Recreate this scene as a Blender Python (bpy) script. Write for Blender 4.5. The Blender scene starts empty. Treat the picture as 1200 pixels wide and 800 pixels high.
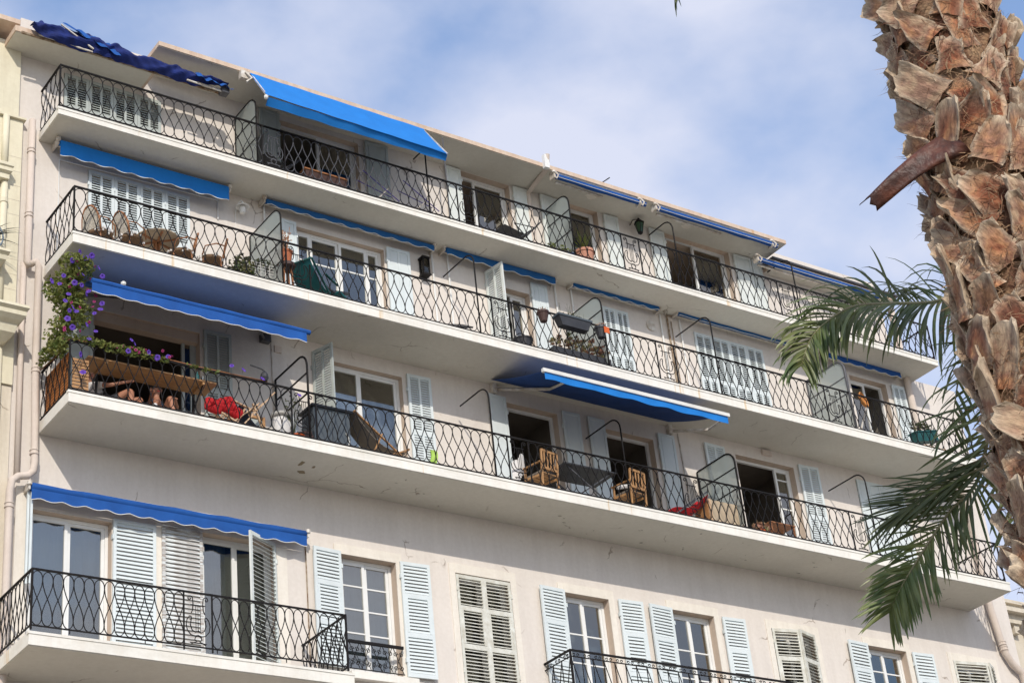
import bpy, math, random
from mathutils import Vector, Matrix
S = bpy.context.scene
COL = S.collection
PI = math.pi
rnd = random.Random(7)
R = math.radians

# ------------------------------------------------------------------ camera
cam_d = bpy.data.cameras.new('camera'); cam = bpy.data.objects.new('camera', cam_d); COL.objects.link(cam)
CR = ((0.82233648, -0.56089072, -0.09573045), (0.2080931, 0.45304301, -0.86686175), (0.52958472, 0.69293119, 0.48927128))
m = Matrix.Identity(4)
for i in range(3):
    m[i][0] = CR[0][i]; m[i][1] = -CR[1][i]; m[i][2] = -CR[2][i]
m[0][3], m[1][3], m[2][3] = 0, -26, 1.6
cam.matrix_world = m
cam_d.sensor_width = 36; cam_d.lens = 36 * 2177.6 / 1200; cam_d.clip_start = .1; cam_d.clip_end = 3000
S.camera = cam

# ------------------------------------------------------------------ world and sun
SUN = Vector((.61, 1.25, -.89)).normalized()
SKYOFF = (.2, 3.1, 1.9)
elev = math.asin(-SUN.z); az = math.atan2(-SUN.x, -SUN.y)          # towards the sun
W = bpy.data.worlds.new('World'); S.world = W; W.use_nodes = True
N = W.node_tree.nodes; L = W.node_tree.links
bg = N['Background']; bg.inputs[1].default_value = .1
sky = N.new('ShaderNodeTexSky'); sky.sky_type = 'NISHITA'; sky.sun_disc = False
sky.sun_elevation = elev; sky.sun_rotation = az
sky.air_density = 1.0; sky.dust_density = .8; sky.ozone_density = 2.0
tc = N.new('ShaderNodeTexCoord'); mp = N.new('ShaderNodeMapping'); L.new(tc.outputs['Generated'], mp.inputs[0])
mp.inputs['Scale'].default_value = (1, 1, 1.6); mp.inputs['Location'].default_value = SKYOFF
nz = N.new('ShaderNodeTexNoise'); nz.inputs['Scale'].default_value = 3.2; nz.inputs['Detail'].default_value = 7; nz.inputs['Roughness'].default_value = .5
L.new(mp.outputs[0], nz.inputs[0])
rp = N.new('ShaderNodeValToRGB'); rp.color_ramp.elements[0].position = .40; rp.color_ramp.elements[1].position = .57
rp.color_ramp.elements[0].color = (.25, .25, .25, 1); rp.color_ramp.elements[1].color = (.95, .95, .95, 1)
L.new(nz.outputs[0], rp.inputs[0])
mx = N.new('ShaderNodeMix'); mx.data_type = 'RGBA'
hs = N.new('ShaderNodeHueSaturation'); hs.inputs['Saturation'].default_value = 1.3; hs.inputs['Value'].default_value = 2.0; L.new(sky.outputs[0], hs.inputs['Color'])
L.new(rp.outputs[0], mx.inputs['Factor']); L.new(hs.outputs[0], mx.inputs['A'])
mx.inputs['B'].default_value = (6.5, 6.8, 8.1, 1)
L.new(mx.outputs['Result'], bg.inputs[0])
sd = bpy.data.lights.new('sun', 'SUN'); so = bpy.data.objects.new('sun', sd); COL.objects.link(so)
sd.energy = 2.6; sd.angle = R(.6); sd.color = (1, .93, .82)
so.rotation_euler = SUN.to_track_quat('-Z', 'Y').to_euler()
S.view_settings.view_transform = 'Standard'; S.view_settings.look = 'None'; S.view_settings.exposure = .22; S.view_settings.gamma = 1
S.cycles.max_bounces = 8; S.cycles.diffuse_bounces = 4; S.cycles.transparent_max_bounces = 12

# ------------------------------------------------------------------ materials
def mat(name, c, rough=.8, c2=None, scale=4, amt=.5, bump=0, bscale=40, metal=0, stretch=(1, 1, 1), spec=.4, rand=0, trans=0):
    M = bpy.data.materials.new(name); M.use_nodes = True; n = M.node_tree.nodes; l = M.node_tree.links
    b = n['Principled BSDF']; b.inputs['Roughness'].default_value = rough; b.inputs['Metallic'].default_value = metal
    b.inputs['Specular IOR Level'].default_value = spec
    t = n.new('ShaderNodeTexCoord'); mpn = n.new('ShaderNodeMapping'); mpn.inputs['Scale'].default_value = stretch
    l.new(t.outputs['Object'], mpn.inputs[0])
    c2 = c2 or tuple(x * .82 for x in c)
    no = n.new('ShaderNodeTexNoise'); no.inputs['Scale'].default_value = scale; no.inputs['Detail'].default_value = 6; no.inputs['Roughness'].default_value = .6
    l.new(mpn.outputs[0], no.inputs[0])
    r = n.new('ShaderNodeValToRGB'); r.color_ramp.elements[0].position = .5 - .25 * (1.2 - amt); r.color_ramp.elements[1].position = .5 + .25 * (1.2 - amt) + .05
    r.color_ramp.elements[0].color = (*c2, 1); r.color_ramp.elements[1].color = (*c, 1)
    l.new(no.outputs[0], r.inputs[0]); out = r.outputs[0]
    if rand:
        oi = n.new('ShaderNodeObjectInfo'); h = n.new('ShaderNodeHueSaturation')
        mr = n.new('ShaderNodeMapRange'); mr.inputs[3].default_value = 1 - rand; mr.inputs[4].default_value = 1 + rand
        l.new(oi.outputs['Random'], mr.inputs[0]); l.new(mr.outputs[0], h.inputs['Value']); l.new(out, h.inputs['Color']); out = h.outputs[0]
    l.new(out, b.inputs['Base Color'])
    if bump:
        n2 = n.new('ShaderNodeTexNoise'); n2.inputs['Scale'].default_value = bscale; n2.inputs['Detail'].default_value = 4
        l.new(mpn.outputs[0], n2.inputs[0]); bp = n.new('ShaderNodeBump'); bp.inputs['Strength'].default_value = bump; bp.inputs['Distance'].default_value = .02
        l.new(n2.outputs[0], bp.inputs['Height']); l.new(bp.outputs[0], b.inputs['Normal'])
    if trans:
        b.inputs['Transmission Weight'].default_value = 0
        tr = n.new('ShaderNodeBsdfTranslucent'); l.new(out, tr.inputs[0]); mxs = n.new('ShaderNodeMixShader'); mxs.inputs[0].default_value = trans
        l.new(b.outputs[0], mxs.inputs[1]); l.new(tr.outputs[0], mxs.inputs[2]); l.new(mxs.outputs[0], n['Material Output'].inputs[0])
    return M

def facade_mat(name, c, stain, dirt=.5, spots=True, rust=0):
    """weathered painted render: broad blotches, vertical rain streaks, fine hairline cracks"""
    M = bpy.data.materials.new(name); M.use_nodes = True; n = M.node_tree.nodes; l = M.node_tree.links
    b = n['Principled BSDF']; b.inputs['Roughness'].default_value = .92; b.inputs['Specular IOR Level'].default_value = .2
    t = n.new('ShaderNodeTexCoord')
    def nse(sc, st, det=6, ro=.6):
        mpn = n.new('ShaderNodeMapping'); mpn.inputs['Scale'].default_value = st; l.new(t.outputs['Object'], mpn.inputs[0])
        q = n.new('ShaderNodeTexNoise'); q.inputs['Scale'].default_value = sc; q.inputs['Detail'].default_value = det; q.inputs['Roughness'].default_value = ro
        l.new(mpn.outputs[0], q.inputs[0]); return q.outputs[0]
    def ramp(s, a, bb, ca, cb):
        r = n.new('ShaderNodeValToRGB'); r.color_ramp.elements[0].position = a; r.color_ramp.elements[1].position = bb
        r.color_ramp.elements[0].color = (*ca, 1); r.color_ramp.elements[1].color = (*cb, 1); l.new(s, r.inputs[0]); return r.outputs[0]
    def mix(f, a, bb, fac=None):
        q = n.new('ShaderNodeMix'); q.data_type = 'RGBA'; q.blend_type = f; q.inputs['Factor'].default_value = fac if fac is not None else 1
        l.new(a, q.inputs['A']); l.new(bb, q.inputs['B']); return q.outputs['Result']
    base = ramp(nse(.7, (1, 1, 1)), .35, .65, tuple(x * .93 for x in c), c)
    st = ramp(nse(2.2, (2.5, 2.5, .25), 5, .65), .42, .66, (1, 1, 1), tuple(1 - dirt * .35 * (1 - s) for s in stain))
    col = mix('MULTIPLY', base, st)
    fine = ramp(nse(14, (1, 1, 1), 3), .3, .7, (.94, .93, .92), (1, 1, 1)); col = mix('MULTIPLY', col, fine)
    if rust:
        rs = ramp(nse(1.6, (4.5, 4.5, .15), 2, .4), .69, .74, (1, 1, 1), (.90, .76, .60)); col = mix('MULTIPLY', col, rs)
        gr = ramp(nse(.9, (1, 1, 3), 6, .7), .5, .75, (1, 1, 1), (.86, .85, .82)); col = mix('MULTIPLY', col, gr)
    if spots:
        mpn = n.new('ShaderNodeMapping'); mpn.inputs['Scale'].default_value = (1, 1, .8); l.new(t.outputs['Object'], mpn.inputs[0])
        wn = n.new('ShaderNodeTexNoise'); wn.inputs['Scale'].default_value = 3; wn.inputs['Detail'].default_value = 5; l.new(mpn.outputs[0], wn.inputs[0])
        va = n.new('ShaderNodeMix'); va.data_type = 'RGBA'; va.inputs['Factor'].default_value = .25; l.new(mpn.outputs[0], va.inputs['A']); l.new(wn.outputs['Color'], va.inputs['B'])
        vo = n.new('ShaderNodeTexVoronoi'); vo.feature = 'DISTANCE_TO_EDGE'; vo.inputs['Scale'].default_value = 1.1; l.new(va.outputs['Result'], vo.inputs[0])
        cr = ramp(vo.outputs[0], 0, .010, (.45, .4, .36), (1, 1, 1))
        mk = ramp(nse(1.3, (1, 1, 1), 2), .57, .62, (0, 0, 0), (1, 1, 1))
        q = n.new('ShaderNodeMix'); q.data_type = 'RGBA'; l.new(mk, q.inputs['Factor']); q.inputs['A'].default_value = (1, 1, 1, 1); l.new(cr, q.inputs['B'])
        col = mix('MULTIPLY', col, q.outputs['Result'])
    l.new(col, b.inputs['Base Color'])
    bp = n.new('ShaderNodeBump'); bp.inputs['Strength'].default_value = .25; bp.inputs['Distance'].default_value = .01
    l.new(nse(60, (1, 1, 1), 3), bp.inputs['Height']); l.new(bp.outputs[0], b.inputs['Normal'])
    return M

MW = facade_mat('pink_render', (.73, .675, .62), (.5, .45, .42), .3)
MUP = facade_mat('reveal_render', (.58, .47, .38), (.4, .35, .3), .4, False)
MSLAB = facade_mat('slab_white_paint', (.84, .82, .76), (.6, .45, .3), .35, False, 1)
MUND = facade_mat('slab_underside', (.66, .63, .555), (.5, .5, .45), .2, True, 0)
MSUR = facade_mat('surround_cream', (.80, .75, .67), (.5, .45, .4), .4, False)
MCREAM = facade_mat('neighbour_cream', (.76, .71, .55), (.5, .42, .3), .5, False)
MCREAM2 = facade_mat('neighbour_lower', (.70, .63, .52), (.4, .4, .35), .8)
MPIPE = facade_mat('pipe_paint', (.68, .59, .52), (.45, .4, .35), .5, False)
MROOF = facade_mat('roof_edge_paint', (.66, .53, .42), (.5, .25, .12), .7, False, 1)
MIRON = mat('black_iron', (.007, .007, .008), .6, (.014, .011, .010), 9, .3, .15, 60, spec=.2)
MIRONG = mat('grey_iron', (.06, .06, .065), .5, (.10, .10, .11), 9, .5)
MSH = mat('pale_blue_shutter_paint', (.69, .745, .755), .6, (.61, .665, .675), 3, .4, .05)
MSHW = mat('white_shutter_paint', (.74, .77, .75), .6, (.62, .66, .63), 5, .5, .05)
MSHG = mat('grey_green_shutter_paint', (.46, .50, .49), .6, (.38, .41, .38), 5, .5, .05)
MSHR = mat('cream_louvre_shutter_paint', (.72, .73, .68), .65, (.52, .50, .43), 7, .55, .08)
MSHP = mat('peeling_shutter_paint', (.70, .74, .74), .75, (.36, .32, .29), 9, .95, .3, 30, stretch=(.35, 1, 3))
MWH = mat('white_window_paint', (.80, .80, .78), .4, (.72, .72, .70), 3, .4)
MCURT = mat('curtain', (.55, .58, .60), .9, None, 3)
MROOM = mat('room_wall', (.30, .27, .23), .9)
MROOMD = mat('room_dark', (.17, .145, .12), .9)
MFIX = mat('white_fixture', (.72, .70, .66), .5, (.45, .38, .3), 8, .6)
MBLUE = mat('royal_blue_canvas', (.011, .095, .37), .85, (.009, .072, .29), 3, .5, .1, 20, trans=.04)
MLB = mat('bright_blue_canvas', (.010, .20, .62), .85, (.008, .17, .54), 3, .5, .1, 20, trans=.04)
MNAVY = mat('dark_blue_canvas', (.009, .025, .17), .85, (.006, .015, .10), 6, .7, .3, 12, trans=.04)
MMB = mat('mid_blue_canvas', (.012, .12, .36), .85, (.01, .10, .30), 3, .5, .1, 20, trans=.04)
MDB = mat('deep_blue_canvas', (.010, .055, .22), .85, (.008, .042, .17), 3, .5, .1, 20, trans=.03)
MPIPING = mat('white_piping', (.75, .74, .7), .8)
MWOOD = mat('light_wood', (.48, .27, .12), .55, (.36, .19, .08), 3, .6, .1, 40, stretch=(1, 8, 8))
MWOODO = mat('orange_wood', (.50, .19, .05), .55, (.32, .11, .03), 4, .6, stretch=(6, 6, 1))
MWOODP = mat('pale_wood', (.62, .44, .29), .6, (.5, .33, .2), 4, .6)
MWICK = mat('brown_wicker', (.23, .14, .07), .8, (.09, .05, .03), 40, .6, .6, 60)
MWICKW = mat('cream_wicker', (.62, .58, .50), .8, (.35, .31, .26), 35, .6, .5, 60)
MRAT = mat('rattan_frame', (.38, .17, .07), .5, (.25, .1, .04), 8)
MRED = mat('red_fabric', (.50, .012, .018), .85, (.36, .008, .012), 5)
MDK = mat('dark_plastic', (.025, .026, .03), .5, (.045, .045, .05), 6)
MGREYC = mat('grey_cover', (.085, .105, .125), .7, (.07, .085, .1), 3)
MGREEN = mat('dark_green_plastic', (.012, .06, .045), .5, (.01, .1, .11), 5)
MTEAL = mat('teal_fabric', (.015, .12, .13), .8)
MTERR = mat('terracotta', (.50, .16, .07), .85, (.36, .12, .06), 6, .6)
MTERP = mat('pale_terracotta', (.58, .29, .20), .85, (.45, .21, .14), 6, .6)
MBROWNP = mat('brown_pot', (.07, .035, .028), .6)
MLEAF = mat('green_leaf', (.10, .15, .035), .6, (.22, .23, .06), 9, .9, trans=.3, rand=.3)
MLEAFD = mat('dark_leaf', (.05, .08, .03), .6, (.11, .10, .045), 9, .9, trans=.2)
MSUCC = mat('succulent_leaf', (.34, .38, .17), .6, (.40, .20, .14), 5, .9, trans=.2)
MFLOW = mat('violet_petal', (.09, .05, .42), .7, (.18, .07, .48), 20, .7, trans=.3)
MPINK = mat('pink_petal', (.45, .05, .20), .7, None, 9, trans=.3)
MWHITEC = mat('white_cloth', (.72, .70, .68), .9, None, 4)
MGREYF = mat('taupe_fabric', (.20, .17, .14), .9, None, 4)
MSKIN = mat('skin', (.42, .20, .125), .55, (.36, .16, .095), 8)
MDENIM = mat('navy_denim', (.018, .028, .055), .9, (.03, .045, .08), 8)
MSHORT = mat('charcoal_shorts', (.04, .045, .055), .9)
MHAIR = mat('dark_hair', (.03, .018, .012), .7)
MLIME = mat('lime_cloth', (.40, .60, .12), .8)
MORG = mat('orange_plastic', (.65, .12, .02), .6)
MBEIGE = mat('beige_board', (.52, .42, .30), .8, (.42, .33, .23), 4)
MSTONE = mat('ground_paving', (.27, .25, .215), .9, (.22, .20, .17), 1.2, .5, .2, 8)
MASPH = mat('road_asphalt', (.055, .055, .056), .92, (.04, .04, .04), 3, .5, .3, 60)
MPAVE = mat('pavement_concrete', (.36, .33, .29), .9)
MLINE = mat('road_paint', (.75, .75, .72), .7)
MPRACH = mat('rachis', (.30, .30, .16), .6, (.24, .2, .12), 5)
MPALM = mat('palm_leaflet', (.065, .105, .032), .4, (.15, .17, .055), 5, .8, trans=.2, rand=.4, spec=.5)
MCANOPYB = mat('rusty_bar', (.16, .09, .045), .7, (.35, .28, .2), 12, .9)

def glass_mat(name, tint=(.75, .8, .85), refl=1.0, base=.10):
    M = bpy.data.materials.new(name); M.use_nodes = True; n = M.node_tree.nodes; l = M.node_tree.links
    n.remove(n['Principled BSDF'])
    g = n.new('ShaderNodeBsdfGlossy'); g.inputs['Roughness'].default_value = .03; g.inputs[0].default_value = (.92, .88, .80, 1)
    tr = n.new('ShaderNodeBsdfTransparent'); tr.inputs[0].default_value = (*tint, 1)
    fr = n.new('ShaderNodeFresnel'); fr.inputs[0].default_value = 1.5
    ad = n.new('ShaderNodeMath'); ad.operation = 'MULTIPLY_ADD'; ad.inputs[1].default_value = refl; ad.inputs[2].default_value = base; ad.use_clamp = True
    no = n.new('ShaderNodeTexNoise'); no.inputs['Scale'].default_value = 1.2; tcn = n.new('ShaderNodeTexCoord'); l.new(tcn.outputs['Object'], no.inputs[0])
    bp = n.new('ShaderNodeBump'); bp.inputs['Strength'].default_value = .08; bp.inputs['Distance'].default_value = .05; l.new(no.outputs[0], bp.inputs['Height']); l.new(bp.outputs[0], g.inputs['Normal'])
    l.new(fr.outputs[0], ad.inputs[0])
    ms = n.new('ShaderNodeMixShader'); l.new(ad.outputs[0], ms.inputs[0]); l.new(tr.outputs[0], ms.inputs[1]); l.new(g.outputs[0], ms.inputs[2])
    l.new(ms.outputs[0], n['Material Output'].inputs[0]); return M
MGL = glass_mat('window_glass', (.62, .66, .68), 1.5, .16)
MGLD = glass_mat('clear_glass', (.9, .93, .92), 1, .04)
def frost_mat(name, c, f):
    M = bpy.data.materials.new(name); M.use_nodes = True; n = M.node_tree.nodes; l = M.node_tree.links
    b = n['Principled BSDF']; b.inputs['Base Color'].default_value = (*c, 1); b.inputs['Roughness'].default_value = .35
    tr = n.new('ShaderNodeBsdfTransparent'); tl = n.new('ShaderNodeBsdfTranslucent'); tl.inputs[0].default_value = (*c, 1)
    m1 = n.new('ShaderNodeMixShader'); m1.inputs[0].default_value = .45; l.new(b.outputs[0], m1.inputs[1]); l.new(tl.outputs[0], m1.inputs[2])
    m2 = n.new('ShaderNodeMixShader'); m2.inputs[0].default_value = f; l.new(m1.outputs[0], m2.inputs[1]); l.new(tr.outputs[0], m2.inputs[2])
    l.new(m2.outputs[0], n['Material Output'].inputs[0]); return M
MFROST = frost_mat('frosted_glass', (.52, .56, .53), .35)

def boot_mat():
    M = bpy.data.materials.new('palm_boot'); M.use_nodes = True; n = M.node_tree.nodes; l = M.node_tree.links
    b = n['Principled BSDF']; b.inputs['Roughness'].default_value = .75; b.inputs['Specular IOR Level'].default_value = .25
    t = n.new('ShaderNodeTexCoord'); oi = n.new('ShaderNodeObjectInfo')
    va = n.new('ShaderNodeVectorMath'); va.operation = 'ADD'; l.new(t.outputs['Object'], va.inputs[0]); l.new(oi.outputs['Random'], va.inputs[1])
    mpn = n.new('ShaderNodeMapping'); mpn.inputs['Scale'].default_value = (8, 8, 2.4); l.new(va.outputs[0], mpn.inputs[0])
    no = n.new('ShaderNodeTexNoise'); no.inputs['Scale'].default_value = 3.5; no.inputs['Detail'].default_value = 8; no.inputs['Roughness'].default_value = .7; l.new(mpn.outputs[0], no.inputs[0])
    m2 = n.new('ShaderNodeMapping'); m2.inputs['Scale'].default_value = (1, 1, 1); l.new(va.outputs[0], m2.inputs[0])
    n2 = n.new('ShaderNodeTexNoise'); n2.inputs['Scale'].default_value = 5; n2.inputs['Detail'].default_value = 3; l.new(m2.outputs[0], n2.inputs[0])
    ad = n.new('ShaderNodeMath'); ad.operation = 'MULTIPLY_ADD'; l.new(oi.outputs['Random'], ad.inputs[0]); ad.inputs[1].default_value = .30; 
    ad2 = n.new('ShaderNodeMath'); ad2.operation = 'ADD'; ad2.inputs[1].default_value = -.15; l.new(n2.outputs[0], ad2.inputs[0]); l.new(ad2.outputs[0], ad.inputs[2])
    r = n.new('ShaderNodeValToRGB'); cr = r.color_ramp; cr.elements[0].position = .28; cr.elements[0].color = (.15, .048, .026, 1)
    cr.elements[1].position = .72; cr.elements[1].color = (.34, .20, .14, 1)
    for p, c in ((.38, (.30, .11, .055)), (.46, (.46, .235, .12)), (.54, (.30, .15, .10)), (.63, (.46, .32, .21))):
        e = cr.elements.new(p); e.color = (*c, 1)
    l.new(ad.outputs[0], r.inputs[0])
    f = n.new('ShaderNodeValToRGB'); f.color_ramp.elements[0].position = .32; f.color_ramp.elements[1].position = .62
    f.color_ramp.elements[0].color = (.40, .37, .36, 1); f.color_ramp.elements[1].color = (1.2, 1.18, 1.12, 1); l.new(no.outputs[0], f.inputs[0])
    q = n.new('ShaderNodeMix'); q.data_type = 'RGBA'; q.blend_type = 'MULTIPLY'; q.inputs['Factor'].default_value = 1; l.new(r.outputs[0], q.inputs['A']); l.new(f.outputs[0], q.inputs['B'])
    # weathered grey rims: vertex attribute 'rim'
    at = n.new('ShaderNodeAttribute'); at.attribute_name = 'rim'
    q2 = n.new('ShaderNodeMix'); q2.data_type = 'RGBA'; l.new(at.outputs['Fac'], q2.inputs['Factor']); l.new(q.outputs['Result'], q2.inputs['A'])
    q3 = n.new('ShaderNodeMix'); q3.data_type = 'RGBA'; q3.blend_type = 'MULTIPLY'; q3.inputs['Factor'].default_value = 1; q3.inputs['A'].default_value = (.55, .45, .34, 1); l.new(f.outputs[0], q3.inputs['B'])
    l.new(q3.outputs['Result'], q2.inputs['B'])
    l.new(q2.outputs['Result'], b.inputs['Base Color'])
    bp = n.new('ShaderNodeBump'); bp.inputs['Strength'].default_value = .7; bp.inputs['Distance'].default_value = .02; l.new(no.outputs[0], bp.inputs['Height']); l.new(bp.outputs[0], b.inputs['Normal'])
    return M
MBOOT = boot_mat()
MFIB = mat('palm_fibre', (.36, .23, .13), .9, (.13, .055, .03), 9, .9, .6, 40)

# ------------------------------------------------------------------ mesh helpers
class MB:
    def __init__(s): s.v = []; s.f = []; s.mi = []; s.m = 0; s.sm = []; s.smooth = False
    def add(s, vs, fs):
        o = len(s.v); s.v += [tuple(v) for v in vs]
        for f in fs: s.f.append(tuple(i + o for i in f)); s.mi.append(s.m); s.sm.append(s.smooth)
        return s
    def box(s, x0, x1, y0, y1, z0, z1, T=None):
        vs = [Vector((x, y, z)) for x in (x0, x1) for y in (y0, y1) for z in (z0, z1)]
        if T: vs = [T @ v for v in vs]
        return s.add(vs, [(0, 1, 3, 2), (4, 6, 7, 5), (0, 4, 5, 1), (2, 3, 7, 6), (0, 2, 6, 4), (1, 5, 7, 3)])
    def bar(s, a, b, w, h=None, up=(0, 0, 1)):
        a = Vector(a); b = Vector(b); h = h or w; d = b - a; L_ = d.length
        if L_ < 1e-6: return s
        d.normalize(); up = Vector(up)
        if abs(d.dot(up)) > .98: up = Vector((1, 0, 0)) if abs(d.x) < .9 else Vector((0, 1, 0))
        x = d.cross(up).normalized(); z = x.cross(d)
        vs = []
        for p in (a, b):
            for i, j in ((-1, -1), (1, -1), (1, 1), (-1, 1)): vs.append(p + x * w / 2 * i + z * h / 2 * j)
        return s.add(vs, [(3, 2, 1, 0), (4, 5, 6, 7), (0, 1, 5, 4), (1, 2, 6, 5), (2, 3, 7, 6), (3, 0, 4, 7)])
    def tube(s, pts, r, n=6, closed=False, cap=True):
        pts = [Vector(p) for p in pts]; k = len(pts); rr = r if hasattr(r, '__len__') else [r] * k
        rings = []; px = None
        for i, p in enumerate(pts):
            if closed: d = pts[(i + 1) % k] - pts[i - 1]
            else: d = pts[min(i + 1, k - 1)] - pts[max(i - 1, 0)]
            if d.length < 1e-9: d = Vector((0, 0, 1))
            d.normalize()
            if px is None:
                u = Vector((0, 0, 1)) if abs(d.z) < .9 else Vector((1, 0, 0))
                px = d.cross(u).normalized()
            else:
                px = px - d * px.dot(d)
                px = px.normalized() if px.length > 1e-6 else d.orthogonal().normalized()
            py = d.cross(px)
            rings.append([p + (px * math.cos(2 * PI * j / n + .785) + py * math.sin(2 * PI * j / n + .785)) * rr[i] for j in range(n)])
        vs = [v for rg in rings for v in rg]; fs = []
        for i in range(k if closed else k - 1):
            for j in range(n):
                a = i * n + j; b = i * n + (j + 1) % n; c = ((i + 1) % k) * n + (j + 1) % n; d_ = ((i + 1) % k) * n + j
                fs.append((a, b, c, d_))
        if cap and not closed: fs.append(tuple(range(n - 1, -1, -1))); fs.append(tuple((k - 1) * n + j for j in range(n)))
        return s.add(vs, fs)
    def lathe(s, prof, c=(0, 0, 0), n=14):
        c = Vector(c); vs = []; fs = []
        for r, z in prof:
            for j in range(n): vs.append(c + Vector((r * math.cos(2 * PI * j / n), r * math.sin(2 * PI * j / n), z)))
        for i in range(len(prof) - 1):
            for j in range(n): fs.append((i * n + j, i * n + (j + 1) % n, (i + 1) * n + (j + 1) % n, (i + 1) * n + j))
        fs.append(tuple(range(n - 1, -1, -1))); fs.append(tuple((len(prof) - 1) * n + j for j in range(n)))
        return s.add(vs, fs)
    def prism(s, poly, a0, a1, axis='y'):
        """extrude a 2-D polygon; axis y: poly in (x,z); x: poly in (y,z); z: poly in (x,y)"""
        def P(p, t):
            return {'y': (p[0], t, p[1]), 'x': (t, p[0], p[1]), 'z': (p[0], p[1], t)}[axis]
        n = len(poly); vs = [P(p, a0) for p in poly] + [P(p, a1) for p in poly]
        fs = [tuple(range(n)), tuple(range(2 * n - 1, n - 1, -1))] + [(i, i + n, (i + 1) % n + n, (i + 1) % n) for i in range(n)]
        return s.add(vs, fs)
    def grid(s, fn, nu, nv, th=0):
        P = [[Vector(fn(i / nu, j / nv)) for j in range(nv + 1)] for i in range(nu + 1)]
        vs = [p for r_ in P for p in r_]; w = nv + 1
        fs = [(i * w + j, (i + 1) * w + j, (i + 1) * w + j + 1, i * w + j + 1) for i in range(nu) for j in range(nv)]
        if th:
            k = len(vs); nn = (P[1][0] - P[0][0]).cross(P[0][1] - P[0][0]).normalized() * th
            vs += [v - nn for v in vs[:k]]; fs += [tuple(x + k for x in reversed(f)) for f in fs[:]]
            for i in range(nu):
                for j in (0, nv): a = i * w + j; b = (i + 1) * w + j; fs.append((a, b, b + k, a + k))
            for j in range(nv):
                for i in (0, nu): a = i * w + j; b = a + 1; fs.append((a, b, b + k, a + k))
        return s.add(vs, fs)
    def mesh(s, name, mats, off=(0, 0, 0)):
        me = bpy.data.meshes.new(name); ox, oy, oz = off
        me.from_pydata([(a - ox, b - oy, c - oz) for a, b, c in s.v], [], s.f)
        for q in (mats if isinstance(mats, (list, tuple)) else [mats]): me.materials.append(q)
        if any(s.mi): me.polygons.foreach_set('material_index', s.mi)
        if any(s.sm): me.polygons.foreach_set('use_smooth', s.sm)
        me.update(); return me
    def build(s, name, mats, parent=None, **kw):
        off = root_loc(parent)
        o = bpy.data.objects.new(name, s.mesh(name, mats, off)); COL.objects.link(o)
        if parent: o.parent = parent
        tag(o, **kw); return o

def root_loc(p):
    t = Vector((0, 0, 0))
    while p is not None: t = t + Vector(p.location); p = p.parent
    return t
def tag(o, label=None, cat=None, group=None, kind=None):
    if label: o['label'] = label
    if cat: o['category'] = cat
    if group: o['group'] = group
    if kind: o['kind'] = kind
    return o
def thing(name, loc, label, cat, group=None):
    o = bpy.data.objects.new(name, None); COL.objects.link(o); o.location = loc; o.empty_display_size = .2
    return tag(o, label, cat, group)
def inst(name, me, parent, loc, rot=None, mtx=None):
    o = bpy.data.objects.new(name, me); COL.objects.link(o); o.parent = parent
    if mtx is not None: o.matrix_basis = mtx
    else:
        o.location = Vector(loc)
        if rot: o.rotation_euler = rot
    return o
def arc(cx, cy, r, a0, a1, n): return [(cx + r * math.cos(R(a0 + (a1 - a0) * i / n)), cy + r * math.sin(R(a0 + (a1 - a0) * i / n))) for i in range(n + 1)]

# ------------------------------------------------------------------ setting
MB().grid(lambda u, v: (-1500 + 3000 * u, -1500 + 3000 * v, 0), 6, 6).build('ground', MSTONE, kind='structure')
MB().box(-300, 300, -13, -5, -.2, .004).build('road', MASPH, kind='structure')
MB().box(-300, 300, -4.99, 0, -.2, .13).build('pavement', MPAVE, kind='structure')
q = MB()
for i in range(60): q.box(-120 + 4 * i, -118 + 4 * i, -9.06, -8.94, .004, .008)
q.build('road_marking', MLINE, kind='structure')

# ------------------------------------------------------------------ apartment building
B = thing('apartment_building', (21.4, 0, 0), 'pinkish rendered apartment block with four white balcony slabs and pale blue shutters', 'building')
XL, XR = 9.42, 33.25
F1, F2, F3, F4 = 12.07, 16.05, 19.04, 21.81
OPEN = [  # x0 x1 z0 z1
 (9.9, 11.3, F1 + .02, 14.5), (12.9, 14.28, F1 + .02, 14.6), (15.58, 16.71, 12.45, 14.63), (17.98, 19.2, 12.45, 14.64), (20.43, 21.50, 12.14, 14.62),
 (23.07, 24.15, 12.14, 14.64), (25.67, 26.88, 12.45, 14.6), (28.40, 29.55, 12.45, 14.58), (30.99, 32.3, 12.45, 14.56),
 (10.93, 12.93, F2 + .02, 18.46), (15.57, 17.15, F2 + .02, 18.52), (19.54, 20.8, F2 + .02, 18.5), (21.98, 23.25, F2 + .02, 18.42), (25.52, 27.2, F2 + .02, 18.53), (29.08, 30.55, F2 + .02, 18.6),
 (10.77, 12.76, F3 + .02, 21.31), (14.98, 16.95, F3 + .02, 21.33), (19.70, 20.45, F3 + .02, 21.22), (22.35, 23.05, F3 + .02, 21.42), (24.88, 26.89, F3 + .02, 21.4), (29.60, 30.8, F3 + .02, 21.4),
 (10.27, 12.19, F4 + .02, 23.33), (14.72, 16.52, F4 + .02, 23.76), (19.0, 20.24, F4 + .02, 23.88), (21.62, 22.6, F4 + .02, 23.92), (24.46, 26.4, F4 + .02, 23.95)]
xs = sorted({XL, 31.25, XR} | {a for o in OPEN for a in o[:2]}); zs = sorted({0, 21.75, 24.3} | {a for o in OPEN for a in o[2:]})
w = MB()
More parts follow.
